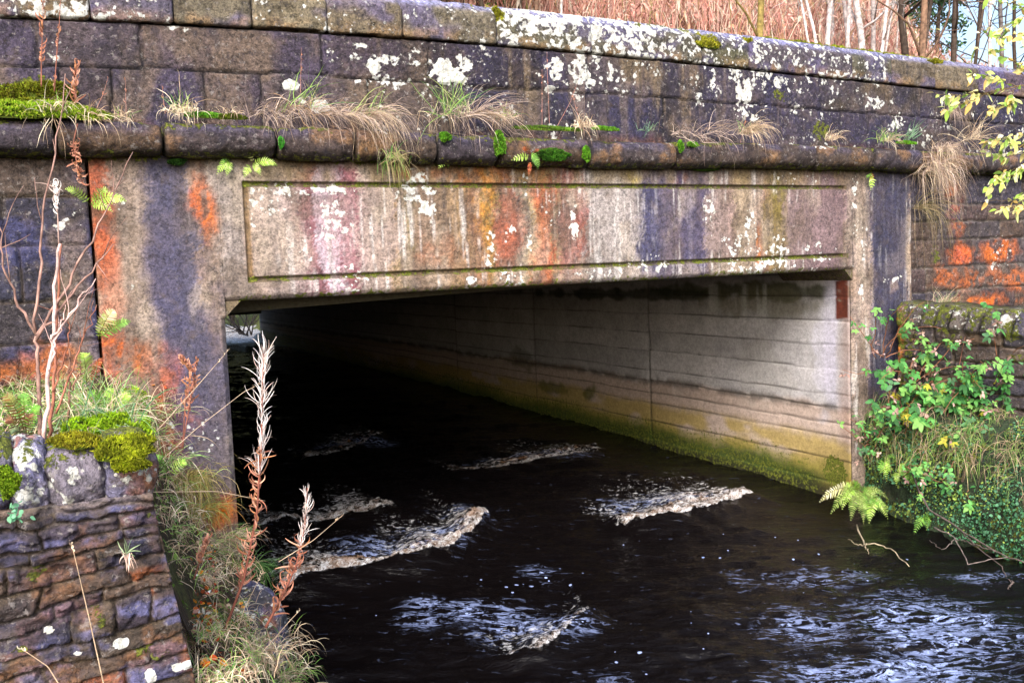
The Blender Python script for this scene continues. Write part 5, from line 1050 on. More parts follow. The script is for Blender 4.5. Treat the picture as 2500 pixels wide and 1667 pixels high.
dry_stalk('dead leafy stalk hanging down below the left end of the ledge', [(178, 285), (168, 330), (178, 385), (188, 420)], -.2, 412, 60, .06, group='dry stalks on the ledge')
dry_stalk('thin dead stalk with shrivelled leaves at the far left of the parapet', [(95, 200), (95, 140), (98, 60), (100, -10)], -.1, 413, 30, .06, group='dry stalks on the ledge')
dry_stalk('tall bare reddish stalk rising past the top of the picture at the left', [(125, 210), (130, 130), (136, 60), (140, -20)], -.1, 414, 14, .05, t0=0, group='dry stalks on the ledge')
dry_stalk('slim dead stalk with curled leaves against the orange foot of the pier', [(420, 1030), (425, 930), (440, 850), (412, 820)], -1.2, 415, 60, .055)
dry_stalk('branched brown stalk with coiled leaves in front of the blue pier', [(418, 1030), (432, 950), (445, 880), (452, 830)], -1.15, 416, 46, .06)
dry_stalk('short rusty stalk low on the bank beside the wall end', [(445, 1330), (462, 1280), (478, 1235)], -2.3, 417, 36, .045)
dry_stalk('bleached leaf cluster on a stem against the left wing wall', [(135, 560), (132, 480), (128, 430)], -.3, 418, 26, .11, pal=WHT, t0=.4, col=(190, 160, 150), w=.006)
for i, (pts, lb) in enumerate([([(260, 1670), (205, 1420), (165, 1250)], 'single long straw stem crossing the foreground wall'), ([(160, 1610), (110, 1530), (48, 1488)], 'short bent seed stem at the lower left of the foreground wall')]):
    dry_stalk(lb, pts, -3.25, 420+i, 6, .018, .0022, (206, 180, 150), STRAW, .92, 'straw stems before the foreground wall', .004)
for i, (pts, lb) in enumerate([([(345, 1080), (450, 985), (560, 900), (600, 880)], 'pale straw bent rising right from the grass toward the white fireweed'), ([(360, 990), (450, 890), (528, 800)], 'thin straw line crossing the blue pier'), ([(300, 1130), (500, 1128), (610, 1150)], 'thin straw bent lying level before the pier foot'),
        ([(520, 1540), (560, 1400), (605, 1310)], 'straw stem rising between the two fireweed stalks'), ([(600, 1500), (670, 1420), (690, 1400)], 'short straw stem low beside the leaning fireweed'), ([(640, 1290), (720, 1240), (790, 1180)], 'fine seed stem reaching right over the foam')]):
    dry_stalk(lb, pts, -1.9 if i < 3 else -2.4, 430+i, 5, .02, .0018, (210, 186, 160), STRAW, .8, 'straw stems on the left bank', .003)
# small stalks along the ledge
for i, (x, y, y1, dx) in enumerate([(222, 250, 180, 26), (290, 262, 180, -2), (690, 215, 110, 2), (1245, 290, 160, 0), (1262, 285, 120, -6), (1280, 290, 180, 50), (1335, 285, 215, -20), (1700, 330, 265, 14), (380, 262, 195, -8)]):
    dry_stalk(['leaning grey stalk just right of the bright ledge moss', 'short reddish stalk above the tiny bleached tuft', 'single upright stalk on the ledge over the broad brown clump', 'thin purple stalk on the ledge beneath the white coping', 'tallest thin stalk on the ledge beneath the white coping', 'stalk slanting right across the parapet from the compact tuft', 'stalk leaning left out of the small middle tuft', 'pale spike above the long grey grass tail', 'hair-thin stem left of the bleached grass mop'][i], [(x, y), (x+dx*.6, (y+y1)/2), (x+dx, y1)], -.09, 440+i, 6, .03, .002, (176, 130, 120), BRN, .2, 'dry stalks on the ledge', .004)

# ------------------------------------------------------------------ saplings and brambles on the left bank
def sapling(label, Y, limbs, col, seed, r0=.0095, name='sapling', group='bare saplings on the left bank', cat='sapling'):
    rng = np.random.default_rng(seed); base = at(*limbs[0][0], Y=Y); t = thing(name, label, cat, base, group)
    for i, pts in enumerate(limbs):
        P = np.array([at(x, y, Y=Y-.02*i) for x, y in pts]); tt = np.linspace(0, 1, len(P)); u = np.linspace(0, 1, 18); P = np.stack([np.interp(u, tt, P[:, k]) for k in range(3)], -1)
        P[1:-1] += rng.normal(0, .004, (16, 3)); r = r0*(1 if i == 0 else .6); mb = MB(); mb.tube(P, np.linspace(r, r*(.6 if i == 0 else .3), 18), lin(col)*rng.uniform(.8, 1.15, (18, 1)), 6)
        if i:
            for _ in range(3):
                j = rng.integers(5, 16); mb.tube(wander(rng, P[j], norm(P[j+1]-P[j])+rng.normal(0, .5, 3), rng.uniform(.06, .2), 5, .12), np.linspace(r*.35, r*.12, 6), lin(col)*.9, 4)
        mb.build('trunk' if i == 0 else 'branch', M_BARK, t)
sapling('grey-brown forked sapling rising from behind the capping stones', -2.2, [[(92, 1000), (88, 900), (84, 770)], [(84, 770), (40, 700), (12, 620), (0, 560), (-4, 480)], [(84, 770), (90, 600), (100, 470), (130, 330), (150, 170)], [(84, 770), (160, 650), (215, 540), (250, 470), (305, 350)], [(84, 780), (150, 700), (230, 600), (260, 560)]], (150, 118, 108), 451)
sapling('whitish thin sapling close right of the forked one', -2.3, [[(100, 1010), (108, 900), (124, 740), (128, 640), (138, 560)], [(118, 780), (160, 720), (220, 640)], [(112, 850), (130, 780), (150, 700)]], (212, 176, 168), 452, .008)
sapling('reddish thin sapling right of the whitish one', -2.25, [[(112, 1005), (126, 900), (130, 760), (140, 560)], [(122, 900), (150, 820), (160, 770), (158, 730)], [(128, 950), (165, 850), (190, 780), (222, 700)]], (160, 104, 84), 453, .007)
sapling('spindly dark stems rising from the grass near the fern', -1.9, [[(150, 1010), (160, 900), (158, 800)], [(158, 860), (175, 820), (215, 690)], [(160, 900), (185, 850), (182, 830)]], (130, 96, 80), 454, .006)
def leaf_ribbon(mb, p, d, nrm, L, w, C, bend=.25, k=7):
    n = len(p); q = np.linspace(0, 1, k); Q = p[:, None]+d[:, None]*(L[:, None]*q)[..., None]-UP*(bend*L[:, None]*q**2)[..., None]
    mb.ribbons(Q, (w)[:, None]*np.interp(q, [0, .08, .3, .55, .8, 1], [.05, .45, .95, 1., .6, .03]), norm(np.cross(d, nrm)), C)

# ------------------------------------------------------------------ left bank grasses, moss, litter
def bank_pt(xd, yd):
    t = np.linspace(2.6, 6.0, 400); r = ray(xd, yd); P = CAM+r*(t/r[1])[:, None]; dz = P[:, 2]-left_bank_z(P[:, 0], P[:, 1]); i = np.argmax(dz < 0); return P[i if dz[i] < 0 else -1]
BG = 'grass tufts on the left bank'
def btuft(x, y, label, parts, name='grass_tuft'): return tuft(bank_pt(x, y), 0, 0, label, [(a, int(n*.9), L*(.95 if y < 1040 else .6), up, sp, pu, dr, w*.75, pal, disc*.8) for (a, n, L, up, sp, pu, dr, w, pal, disc) in parts], BG, name, clamp=False)
btuft(300, 930, 'wild grass tuft of straw and green below the orange pier stain', [('dead_blades', 150, .28, .8, .6, (0, -.2, 0), .5, .004, STRAW, .12), ('green_blades', 60, .26, .9, .5, (0, -.2, 0), .4, .005, GREEN, .1)])
btuft(210, 985, 'pale blue-green grass beside the bare saplings', [('green_blades', 70, .3, .8, .5, (.1, -.2, 0), .35, .006, [(140, 180, 130), (170, 196, 150), (110, 160, 110)], .1), ('dead_blades', 50, .3, .7, .6, (0, -.2, 0), .4, .005, STRAW, .1)])
btuft(60, 985, 'bright green blades behind the palest capping stone', [('green_blades', 70, .24, .9, .4, (.1, -.2, 0), .3, .006, GREEN, .08), ('dead_blades', 50, .26, .8, .5, (.1, -.2, 0), .4, .005, STRAW, .08)])
btuft(250, 965, 'loose fan of straw and lime blades left of the high lime moss cushion', [('green_blades', 60, .30, .9, .5, (.2, -.2, 0), .4, .006, [(170, 210, 120), (200, 220, 150), (140, 190, 110)], .07), ('dead_blades', 90, .34, .7, .6, (.2, -.2, 0), .5, .005, STRAW, .09)])
btuft(360, 960, 'wispy bleached grass against the orange stain at the pier foot', [('dead_blades', 110, .30, .8, .5, (.1, -.2, 0), .4, .004, STRAW, .09), ('green_blades', 40, .26, .9, .4, (0, -.2, 0), .3, .005, GREEN, .07)])
btuft(150, 960, 'dull green grass among the sapling stems', [('green_blades', 90, .22, .9, .5, (0, -.1, 0), .3, .005, GREEN, .14)])
btuft(345, 1010, 'bleached dead tuft above the mossy capping stone', [('dead_blades', 170, .24, .5, .6, (.2, -.3, 0), .6, .004, STRAW, .09), ('green_blades', 40, .3, .7, .5, (.4, -.2, 0), .3, .005, GREEN, .06)])
btuft(385, 1060, 'long green blades fanning right over the end of the wall', [('green_blades', 50, .42, .6, .45, (.75, -.1, 0), .35, .006, [(150, 196, 110), (180, 210, 140), (120, 170, 90)], .06), ('dead_blades', 110, .3, .5, .5, (.5, -.2, 0), .7, .004, STRAW, .08)])
btuft(425, 1100, 'olive grass sweeping down the bank before the pier', [('dead_blades', 420, .5, .2, .2, (.16, -.2, -.1), .9, .004, [(176, 160, 96), (150, 140, 76), (190, 170, 120), (130, 124, 60)], .09), ('green_blades', 80, .4, .3, .3, (.2, -.1, 0), .8, .004, GREEN, .08)])
btuft(450, 1170, 'olive and orange grass curtain lower on the bank', [('dead_blades', 330, .42, .2, .25, (.25, -.1, -.1), .8, .004, [(170, 150, 80), (188, 160, 100), (130, 120, 60), (196, 150, 80)], .09), ('green_blades', 90, .4, .3, .3, (.6, 0, 0), .6, .004, GREEN, .07)])
btuft(520, 1235, 'green-tinged tuft arching over the pier foot', [('dead_blades', 200, .34, .3, .4, (.6, -.1, 0), .7, .004, STRAW, .08), ('green_blades', 110, .34, .4, .4, (.7, 0, 0), .6, .0045, GREEN, .07)])
btuft(590, 1300, 'dark green blades hanging toward the water beside the tall fireweed', [('green_blades', 130, .34, .3, .35, (.6, -.1, -.2), .8, .0045, [(84, 126, 66), (110, 150, 80), (70, 110, 60)], .06)])
btuft(460, 1330, 'straggly straw grass beside the end of the foreground wall', [('dead_blades', 160, .24, .4, .5, (.2, -.3, 0), .6, .0035, STRAW, .09)])
btuft(570, 1500, 'thick straw-coloured hummock at the bottom of the bank', [('dead_blades', 420, .26, .5, .55, (.2, -.35, 0), .7, .0036, STRAW, .13), ('green_blades', 110, .22, .7, .5, (.2, -.2, 0), .5, .004, GREEN, .1)])
btuft(640, 1545, 'green grass hummock at the water edge in the bottom foreground', [('green_blades', 240, .2, .6, .55, (.3, -.2, 0), .6, .0038, GREEN+[(170, 196, 120)], .09), ('dead_blades', 160, .22, .5, .55, (.3, -.2, 0), .6, .0035, STRAW, .09)])
btuft(500, 1560, 'mixed straw tuft at the bottom edge next to the wall', [('dead_blades', 260, .22, .5, .55, (.1, -.3, 0), .7, .0036, STRAW, .1), ('green_blades', 90, .2, .7, .5, (0, -.2, 0), .5, .004, GREEN, .08)])
btuft(460, 1470, 'thin dry tuft against the lower end of the foreground wall', [('dead_blades', 120, .2, .5, .5, (.1, -.3, 0), .6, .0035, STRAW, .07), ('green_blades', 40, .2, .8, .4, (0, -.2, 0), .4, .004, GREEN, .05)])
def moss_patch(name, label, cells, n, group='moss cushions on the stonework', pal=((150, 190, 30), (176, 206, 50), (110, 150, 24), (190, 200, 80)), h=.014, cat='moss'):
    # cells: list of (centre, radius x, radius z, outward normal)
    SEEDN[0] += 1; rng = np.random.default_rng(SEEDN[0]); mb = MB(); pal = np.array([lin(c) for c in pal])
    for (c, rx, rz, nr, thick) in cells:
        c = np.asarray(c, float); nr = norm(np.asarray(nr, float)); ux = norm(np.cross(UP if abs(nr[2]) < .9 else np.array([0, 1., 0]), nr)); uz = np.cross(nr, ux)
        r = np.sqrt(rng.random(n)); a = rng.uniform(0, 2*np.pi, n); wob = .7+.6*vn(np.cos(a)*1.7+c[0]*9, np.sin(a)*1.7+c[2]*9, 3)
        x, z = r*np.cos(a)*wob, r*np.sin(a)*wob; ht = thick*np.sqrt(np.clip(1-r**2, 0, 1))*(.5+.9*vn(x*4+c[0], z*4, 6))
        p = c+ux*(x*rx)[:, None]+uz*(z*rz)[:, None]+nr*ht[:, None]; d = norm(nr+rng.normal(0, .6, (n, 3))); L = h*rng.uniform(.6, 1.5, n)
        Q = p[:, None]+d[:, None]*(L[:, None]*np.linspace(-.6, 1, 3))[..., None]
        mb.ribbons(Q, np.full((n, 1), h*.55)*np.array([1, .9, .1]), norm(np.cross(d, rng.normal(0, 1, (n, 3)))), pal[rng.integers(0, len(pal), n)]*(.28+.85*fbm(x*4+c[0]*7, z*4, 3, 8)*1.1)[:, None])
        # solid body under the sprigs
        g = np.linspace(0, 1, 7); aa = np.linspace(0, 2*np.pi, 19)[:-1]; G, A = np.meshgrid(g, aa, indexing='ij'); wb = .7+.6*vn(np.cos(A)*1.7+c[0]*9, np.sin(A)*1.7+c[2]*9, 3)
        V = c+ux*(G*np.cos(A)*wb*rx)[..., None]+uz*(G*np.sin(A)*wb*rz)[..., None]+nr*(thick*.8*np.sqrt(np.clip(1-G**2, 0, 1))-.004)[..., None]
        F = [(i*18+j, i*18+(j+1) % 18, (i+1)*18+(j+1) % 18, (i+1)*18+j) for i in range(6) for j in range(18)]; mb.add(V.reshape(-1, 3), F, lin((70, 84, 16)))
    return tag(mb.build(name, M_MOSS), label, cat, group)
def led(x, y, Y=-.10): return at(x, y, Y=Y)
P1, P2, P3 = led(40, 255, -.08), led(120, 258, -.09), led(195, 268, -.11)
moss_patch('moss_cushion', 'big bright lime moss bed covering the left end of the ledge', [(P1+[-.05, 0, -.01], .26, .10, (0, -.45, 1), .05), (P2, .2, .09, (0, -.45, 1), .045), (P3, .14, .06, (0, -.45, 1), .03)], 2600)
moss_patch('moss_cushion', 'olive moss mound against the parapet above the bright ledge moss', [(led(70, 222, .0), .2, .10, (0, -1, .7), .04), (led(120, 208, .0), .12, .06, (0, -1, .6), .035), (led(30, 226, 0), .14, .06, (0, -1, .6), .03)], 1500, pal=((116, 118, 20), (140, 140, 30), (96, 92, 24), (150, 170, 40)))
for (x, y, rx, rz, Y, nr, lb, pal) in [
    (470, 268, .14, .02, -.12, (0, -.5, 1), 'thin green moss strip beside the bleached grass mop', None), (530, 272, .10, .018, -.12, (0, -.5, 1), 'small olive moss patch on the ledge below the dry tuft', ((120, 140, 30), (100, 110, 30))),
    (1022, 314, .05, .035, -.165, (0, -1, .3), 'round bright green moss pad on the string course under the spiky tuft', None), (1147, 330, .045, .10, -.17, (0, -1, .1), 'tall green moss plug filling a string course joint', None), (1345, 352, .035, .06, -.17, (0, -1, .1), 'narrow green moss plug in the joint right of the rusty fern', None),
    (1270, 356, .14, .045, -.16, (0, -1, -.2), 'dark green moss patch low on the string course beside the rusty fern', ((70, 130, 30), (50, 100, 26), (90, 150, 40))), (1562, 338, .025, .045, -.17, (0, -1, .1), 'slim moss plug in a joint at the right of the string course', None), (1590, 333, .05, .02, -.16, (0, -1, .3), 'flat green moss patch right of the slim plug', None),
    (1270, 298, .30, .02, -.11, (0, -.5, 1), 'long thin moss strip on the middle of the ledge', ((110, 160, 40), (130, 170, 60), (90, 120, 40))), (1385, 298, .12, .02, -.12, (0, -.5, 1), 'bright moss streak right of the small middle tuft', None), (645, 328, .014, .035, -.165, (0, -1, 0), 'tiny bright moss spot on the string course face', ((80, 180, 60), (100, 200, 70))),
    (405, 372, .06, .02, -.03, (0, -1, 0), 'dark moss smear in the shade under the string course', ((50, 96, 30), (70, 120, 40))), (2080, 330, .12, .02, -.12, (0, -.5, 1), 'moss strip near the right end of the ledge', None), (1620, 388, .16, .02, -.02, (0, -1, .2), 'low moss smear under the string course above the panel groove', ((60, 96, 26), (84, 120, 36)))]:
    moss_patch('moss_cushion', lb, [(at(x, y, Y=Y), rx, rz, nr, .02)], 900 if rx < .1 else 1500, pal=pal or ((120, 190, 50), (146, 206, 60), (90, 160, 40)), h=.009)
for (x, y, rx, rz, lb) in [(1608, 88, .20, .10, 'large golden-green moss clump spilling over a coping joint'), (1140, 32, .05, .06, 'small olive moss clump on a coping joint at the edge of the white lichen'), (1712, 96, .07, .03, 'little moss tuft on the coping right of the golden clump'), (2145, 143, .12, .03, 'pale moss pad on the coping near its right end')]:
    moss_patch('moss_cushion', lb, [(at(x, y, Y=.06)+[0, 0, -.02], rx, rz, (0, -.7, .7), .045)], 1800 if rx > .15 else 800, group='moss clumps on the coping', pal=((150, 150, 20), (176, 180, 40), (120, 120, 20), (190, 186, 70)), h=.014)
mt = []
for i in range(26):
    x = 1760+i*17; r = np.random.default_rng(i).uniform(.5, 1.3); mt.append((at(x, 92+(x-1735)*.128, Y=.13)+[0, 0, .01], .07*r, .03, (0, -.2, 1), .02*r))
moss_patch('moss_fringe', 'broken fringe of yellow-green moss along the top of the right-hand coping', mt, 200, group='moss clumps on the coping', pal=((160, 170, 30), (180, 190, 60), (120, 130, 30)), h=.012)
def bpn(x, y): return bank_pt(x, y)
for (x, y, rx, rz, lb) in [(300, 915, .10, .06, 'bright lime moss cushion high on the left bank under the pier stain'), (300, 985, .12, .05, 'lime moss cushion on the bank halfway to the capping stones'), (235, 1000, .14, .06, 'yellow-green moss cushion behind the mossy capping stone')]:
    moss_patch('moss_cushion', lb, [(bpn(x, y)+[0, 0, .0], rx, rz*2, (0, -.7, 1), .05)], 1800, group='moss cushions on the left bank', pal=((170, 210, 30), (190, 220, 60), (140, 180, 30)), h=.014)
moss_patch('moss_cushion', 'thick yellow-green moss cap on the right-hand capping stone of the foreground wall', [(at(285, 1030, Y=-3.02), .085, .05, (0, -.6, 1), .03), (at(300, 1060, Y=-3.07), .05, .035, (0, -1, .5), .02)], 2200, group='moss cushions on the foreground wall', pal=((160, 176, 20), (186, 190, 50), (120, 130, 20)), h=.009)
moss_patch('moss_cushion', 'yellowish moss cap on the middle capping stone of the foreground wall', [(at(170, 1014, Y=-3.0), .07, .03, (0, -.6, 1), .02)], 1200, group='moss cushions on the foreground wall', pal=((160, 160, 30), (176, 176, 50), (130, 120, 24)), h=.008)
moss_patch('moss_cushion', 'green moss pad on the left side of the pale capping stone', [(at(14, 1105, Y=-3.1), .03, .045, (0, -1, .1), .015)], 900, group='moss cushions on the foreground wall', pal=((120, 160, 24), (150, 180, 40)), h=.007)
rk = boulder('bank_rock', bank_pt(575, 1420)+np.array([.02, .06, -.10]), (.16, .22, .24), 461, None, (58, 58, 66), .15, .35); tag(rk, 'dark rock spotted with pale lichen on the bank between the two fireweed stalks', 'rock')
def litter():
    rng = np.random.default_rng(9); mb = MB(); pal = np.array([lin(c) for c in [(196, 100, 30), (230, 150, 40), (150, 70, 30), (176, 130, 110), (216, 190, 160), (120, 80, 70), (240, 240, 230), (206, 84, 40)]])
    pts = []
    for (x0, x1, y0, y1, n) in [(440, 500, 1250, 1460, 150), (460, 640, 1380, 1560, 70), (230, 400, 880, 1040, 50), (560, 600, 1360, 1450, 14)]:
        for _ in range(n): pts.append(bank_pt(rng.uniform(x0, x1), rng.uniform(y0, y1))+[0, -.01, .015])
    p = np.array(pts); n = len(p); d = norm(rng.normal(0, 1, (n, 3))*np.array([1, 1, .4])); nr = norm(np.array([0, -.7, .8])+rng.normal(0, .5, (n, 3)))
    leaf_ribbon(mb, p, d, nr, rng.uniform(.018, .038, n), rng.uniform(.011, .022, n), pal[rng.integers(0, len(pal), n)]*rng.uniform(.7, 1.1, (n, 1)), .2)
    tag(mb.build('leaf_litter', M_PLANT), 'scattered orange and brown fallen leaves on the left bank', 'fallen leaves', kind='stuff')
litter()
def bank_cover():
    rng = np.random.default_rng(19); mb = MB(); n = 5200
    X = rng.uniform(-.9, 1.25, n); Y = rng.uniform(-2.7, -.02, n); Z = left_bank_z(X, Y); k = Z > .12; X, Y, Z = X[k], Y[k], Z[k]
    for x, y, z in zip(X[::9], Y[::9], Z[::9]): blades(mb, rng, (x, y, z-.01), 22, rng.uniform(.06, .16), .5, .6, (.15, -.25, 0), .6, .0028, GREEN+STRAW+STRAW+[(110, 120, 50)], disc=.06)
    m = 1500; X = rng.uniform(-.9, .8, m); Y = rng.uniform(-2.7, -.05, m); p = np.stack([X, Y, left_bank_z(X, Y)+.015], -1); d = norm(rng.normal(0, 1, (m, 3)))
    leaf_ribbon(mb, p, d, norm(rng.normal(0, .4, (m, 3))+UP), rng.uniform(.012, .03, m), rng.uniform(.008, .018, m), lin((110, 140, 60))*rng.uniform(.6, 1.4, (m, 1)))
    tag(mb.build('ground_cover', M_PLANT), 'low grass and herbs covering the left bank', 'ground cover', kind='stuff')
bank_cover()
for i, (x, y, Y, lb) in enumerate([(36, 1178, -3.1, 'small blue-green seedling below the pale capping stone'), (288, 1270, -3.1, 'wiry seedling with pale roots in a joint of the foreground wall')]):
    rng = np.random.default_rng(470+i); b = at(x, y, Y=Y); t = thing('seedling', lb, 'plant', b, 'seedlings in the foreground wall'); mb = MB(); n = 26 if i == 0 else 9
    if i == 0:
        p = b+rng.normal(0, .014, (n, 3)); d = norm(rng.normal(0, 1, (n, 3))+[0, -.6, 0]); leaf_ribbon(mb, p, d, norm(rng.normal(0, .5, (n, 3))+[0, -1, .5]), np.full(n, .016), np.full(n, .012), lin((120, 180, 140))*rng.uniform(.8, 1.2, (n, 1)))
        mb.build('leaves', M_PLANT, t)
    else:
        blades(mb, rng, b, 9, .07, .6, .5, (.2, -.4, 0), .1, .004, [(120, 150, 110), (150, 170, 130)], disc=.004); mb.build('blades', M_PLANT, t)
        mb = MB(); blades(mb, rng, b, 14, .06, -.5, .5, (.1, -.4, 0), .4, .004, [(200, 170, 156), (216, 190, 176)], disc=.006); mb.build('dead_blades', M_DRY, t)

# ------------------------------------------------------------------ right bank planting
def rb(s, t, off=.0):
    P = right_bank_P(np.array([s]), np.array([t]))[0]; return P+np.array([-off, 0, off*.4])
def right_cover():
    rng = np.random.default_rng(29); mb = MB(); n = 52000
    s = rng.random(n); t = rng.random(n)*.97+.03; P = right_bank_P(s, t); k = (P[:, 2] > wlevel(P[:, 1])+.02) & (vn(s*16, t*6, 4) > .22); P = P[k]; s = s[k]; t = t[k]; m = len(P)
    P = P+rng.normal(0, .012, (m, 3)); d = norm(rng.normal(0, 1, (m, 3))); nr = norm(np.array([-.9, -.3, .5])+rng.normal(0, .45, (m, 3)))
    g = (vn(s*9, t*4, 6)*.5+rng.random(m)*.5)[:, None]; c1, c2, c3 = lin((88, 142, 106)), lin((138, 162, 76)), lin((66, 118, 72)); C = np.where(g > .68, c2, np.where(g > .40, c1, c3))*rng.uniform(.55, 1.45, (m, 1))
    sz = .007+.026*rng.random(m)**2.4; leaf_ribbon(mb, P, d, nr, sz, sz*rng.uniform(.6, 1.0, m), C, .2, 4)
    tag(mb.build('liverwort_carpet', M_PLANT), 'carpet of tiny blue-green leaves over the right bank', 'ground cover', kind='stuff')
right_cover()
def right_grass():
    rng = np.random.default_rng(39); mb = MB()
    for i in range(420):
        s = rng.uniform(.02, 1); t = rng.uniform(.55, 1.0); b = rb(s, t)+rng.normal(0, .03, 3); blades(mb, rng, b, 14, .26, .1, .7, (-.45, -.15, -.1), .9, .0035, [(164, 140, 116), (130, 112, 86), (190, 168, 140), (110, 140, 60), (96, 130, 70), (130, 160, 84)], disc=.06)
    tag(mb.build('trailing_grass', M_DRY), 'brown dead grass trailing over the top of the right bank', 'grass', kind='stuff')
right_grass()
def palmate(mb, rng, p, size, nrm, pal, nl=5, heading=None):
    heading = norm(rng.normal(0, 1, 3)) if heading is None else heading; h = norm(heading-nrm*(heading@nrm)); s = np.cross(nrm, h); ang = np.radians(np.linspace(-115, 115, nl)) if nl > 3 else np.radians([-80, 0, 80])
    d = np.cos(ang)[:, None]*h+np.sin(ang)[:, None]*s+rng.normal(0, .08, (nl, 3)); L = size*(.62+.38*np.cos(ang*.6))*rng.uniform(.85, 1.1, nl); C = lin(pal[rng.integers(0, len(pal))])[None]*rng.uniform(.85, 1.15, (nl, 1))
    leaf_ribbon(mb, np.repeat(p[None], nl, 0)+norm(d)*(L*.12)[:, None], norm(d), norm(nrm[None]+rng.normal(0, .3, (nl, 3))), L, L*.62, C, rng.uniform(.1, .5))
BR = [(84, 150, 76), (104, 172, 88), (66, 122, 66), (132, 186, 96), (92, 140, 96)]; BRY = BR[:4]+[(186, 186, 70), (210, 196, 70)]; DEADL = [(186, 150, 144), (150, 120, 110), (206, 170, 160)]
def bramble(label, x, y, Y, n, rad, seed, size=.085, dead=6, stems_=4, pal=BR, up=.7):
    rng = np.random.default_rng(seed); base = at(x, y, Y=Y); t = thing('bramble', label, 'bramble', base, 'brambles on the right bank'); mbS, mbL, mbD = MB(), MB(), MB()
    for i in range(stems_):
        P = wander(rng, base+rng.normal(0, .05, 3)+[0, .05, -.05], (rng.normal(-.2, .8), rng.normal(-.3, .3), up), rad*rng.uniform(1., 1.9), 10, .16, -.05); mbS.tube(P, np.linspace(.005, .0025, 11), lin((146, 100, 76)), 5)
        for _ in range(max(1, n//stems_)):
            j = rng.integers(3, 11); q = P[j]+rng.normal(0, .035, 3)+[-.02, -.03, 0]; mbS.tube(np.stack([P[j], q]), [.002, .0015], lin((120, 130, 70)), 4)
            palmate(mbL, rng, q, size*rng.uniform(.4, .95), norm(np.array([-.45, -.8, .7])+rng.normal(0, .35, 3)), pal, 5 if rng.random() < .35 else 3)
        for _ in range(dead//stems_+1):
            j = rng.integers(2, 11); q = P[j]+rng.normal(0, .04, 3); palmate(mbD, rng, q, size*.6, norm(rng.normal(0, 1, 3)), DEADL, 3)
    mbS.build('stems', M_DRY, t); mbL.build('leaves', M_PLANT, t); mbD.build('dead_leaves', M_DRY, t)
for i, (x, y, Y, n, r, lb, kw) in enumerate([
    (2040, 800, -.35, 12, .34, 'slender pale-leaved bramble climbing the pier edge of the low wall', dict(size=.06)), (2120, 860, -.5, 14, .35, 'bramble with withered grey leaves against the dark rubble', dict(size=.07, dead=22)),
    (2060, 940, -.4, 16, .3, 'bramble clump at the foot of the pier edge', {}), (2090, 985, -.5, 20, .32, 'leafy bramble spilling from the top of the mossy bank near the pier', dict(pal=BRY)), (2165, 960, -.6, 22, .3, 'broad-leaved green bramble in the middle of the bank top', dict(size=.10)),
    (2230, 985, -.8, 22, .3, 'bramble with yellowing leaves right of the broad-leaved one', dict(pal=BRY)), (2300, 940, -.9, 20, .4, 'tall bramble at the right edge beside the upright wall stones', dict(size=.09, up=1.2)), (2330, 860, -1.0, 14, .4, 'pale bramble shoot high at the right edge', dict(size=.08, up=1.4)),
    (2320, 1010, -1.1, 18, .32, 'bramble trailing down the bank at the right edge', dict(pal=BRY)), (2150, 800, -.45, 10, .3, 'thin trailing bramble over the upright stones of the low wall', dict(size=.06, up=.2)), (2240, 880, -.8, 14, .34, 'bramble hanging across the middle of the low dark wall', dict(size=.07)), (2090, 1060, -.55, 14, .26, 'low green bramble among the ferns near the water', dict(size=.06, up=.2)), (2220, 1080, -.95, 16, .28, 'low bramble sprawling over the mossy bank', dict(size=.07, up=.2)), (2010, 1010, -.3, 12, .24, 'small bramble hanging by the concrete corner', dict(size=.06))]):
    bramble(lb, x, y, Y, int(n*2.4), r*1.1, 480+i, stems_=6, **kw)
moss_patch('moss_cushion', 'vivid green moss cushion on the inner end of the low right wall', [(at(2105, 722, Y=-.16), .12, .05, (-.3, -.8, .7), .05)], 2200, group='moss cushions on the low right wall', pal=((120, 170, 20), (150, 200, 40), (90, 140, 20)), h=.014)
moss_patch('moss_cushion', 'patchy yellow moss along the top of the low right wall', [(at(x, 728+(x-2200)*.10, Y=-.2-(x-2105)*.0022)+[0, 0, .02], .10, .03, (-.3, -.6, .8), .03) for x in (2200, 2240, 2285, 2330)], 900, group='moss cushions on the low right wall', pal=((150, 180, 20), (170, 190, 40), (110, 140, 20)), h=.012)
tuft(2165, 712, -.12, 'spiky grass tuft against the orange lichen above the low right wall', [('dead_blades', 60, .26, .9, .4, (.1, -.2, 0), .2, .0035, STRAW, .06), ('green_blades', 40, .26, .9, .4, (.1, -.2, 0), .3, .004, [(140, 160, 120), (110, 140, 80)], .06)], 'grass tufts by the low right wall', clamp=False)
tuft(2340, 750, -.5, 'dry grass spray hanging over the low right wall at the picture edge', [('dead_blades', 120, .3, .4, .4, (-.3, -.4, 0), .7, .0035, STRAW, .08)], 'grass tufts by the low right wall', clamp=False)
dry_stalk('long thin bramble cane rising across the low right wall', [(2170, 980), (2195, 880), (2215, 780), (2235, 700)], -.7, 495, 3, .03, .004, (150, 100, 84), BRN, .5, 'dry canes on the right', .004)
dry_stalk('upright pale cane before the mossy cushion', [(2132, 760), (2131, 690)], -.25, 496, 2, .02, .003, (206, 180, 150), STRAW, .8, 'dry canes on the right', .003)
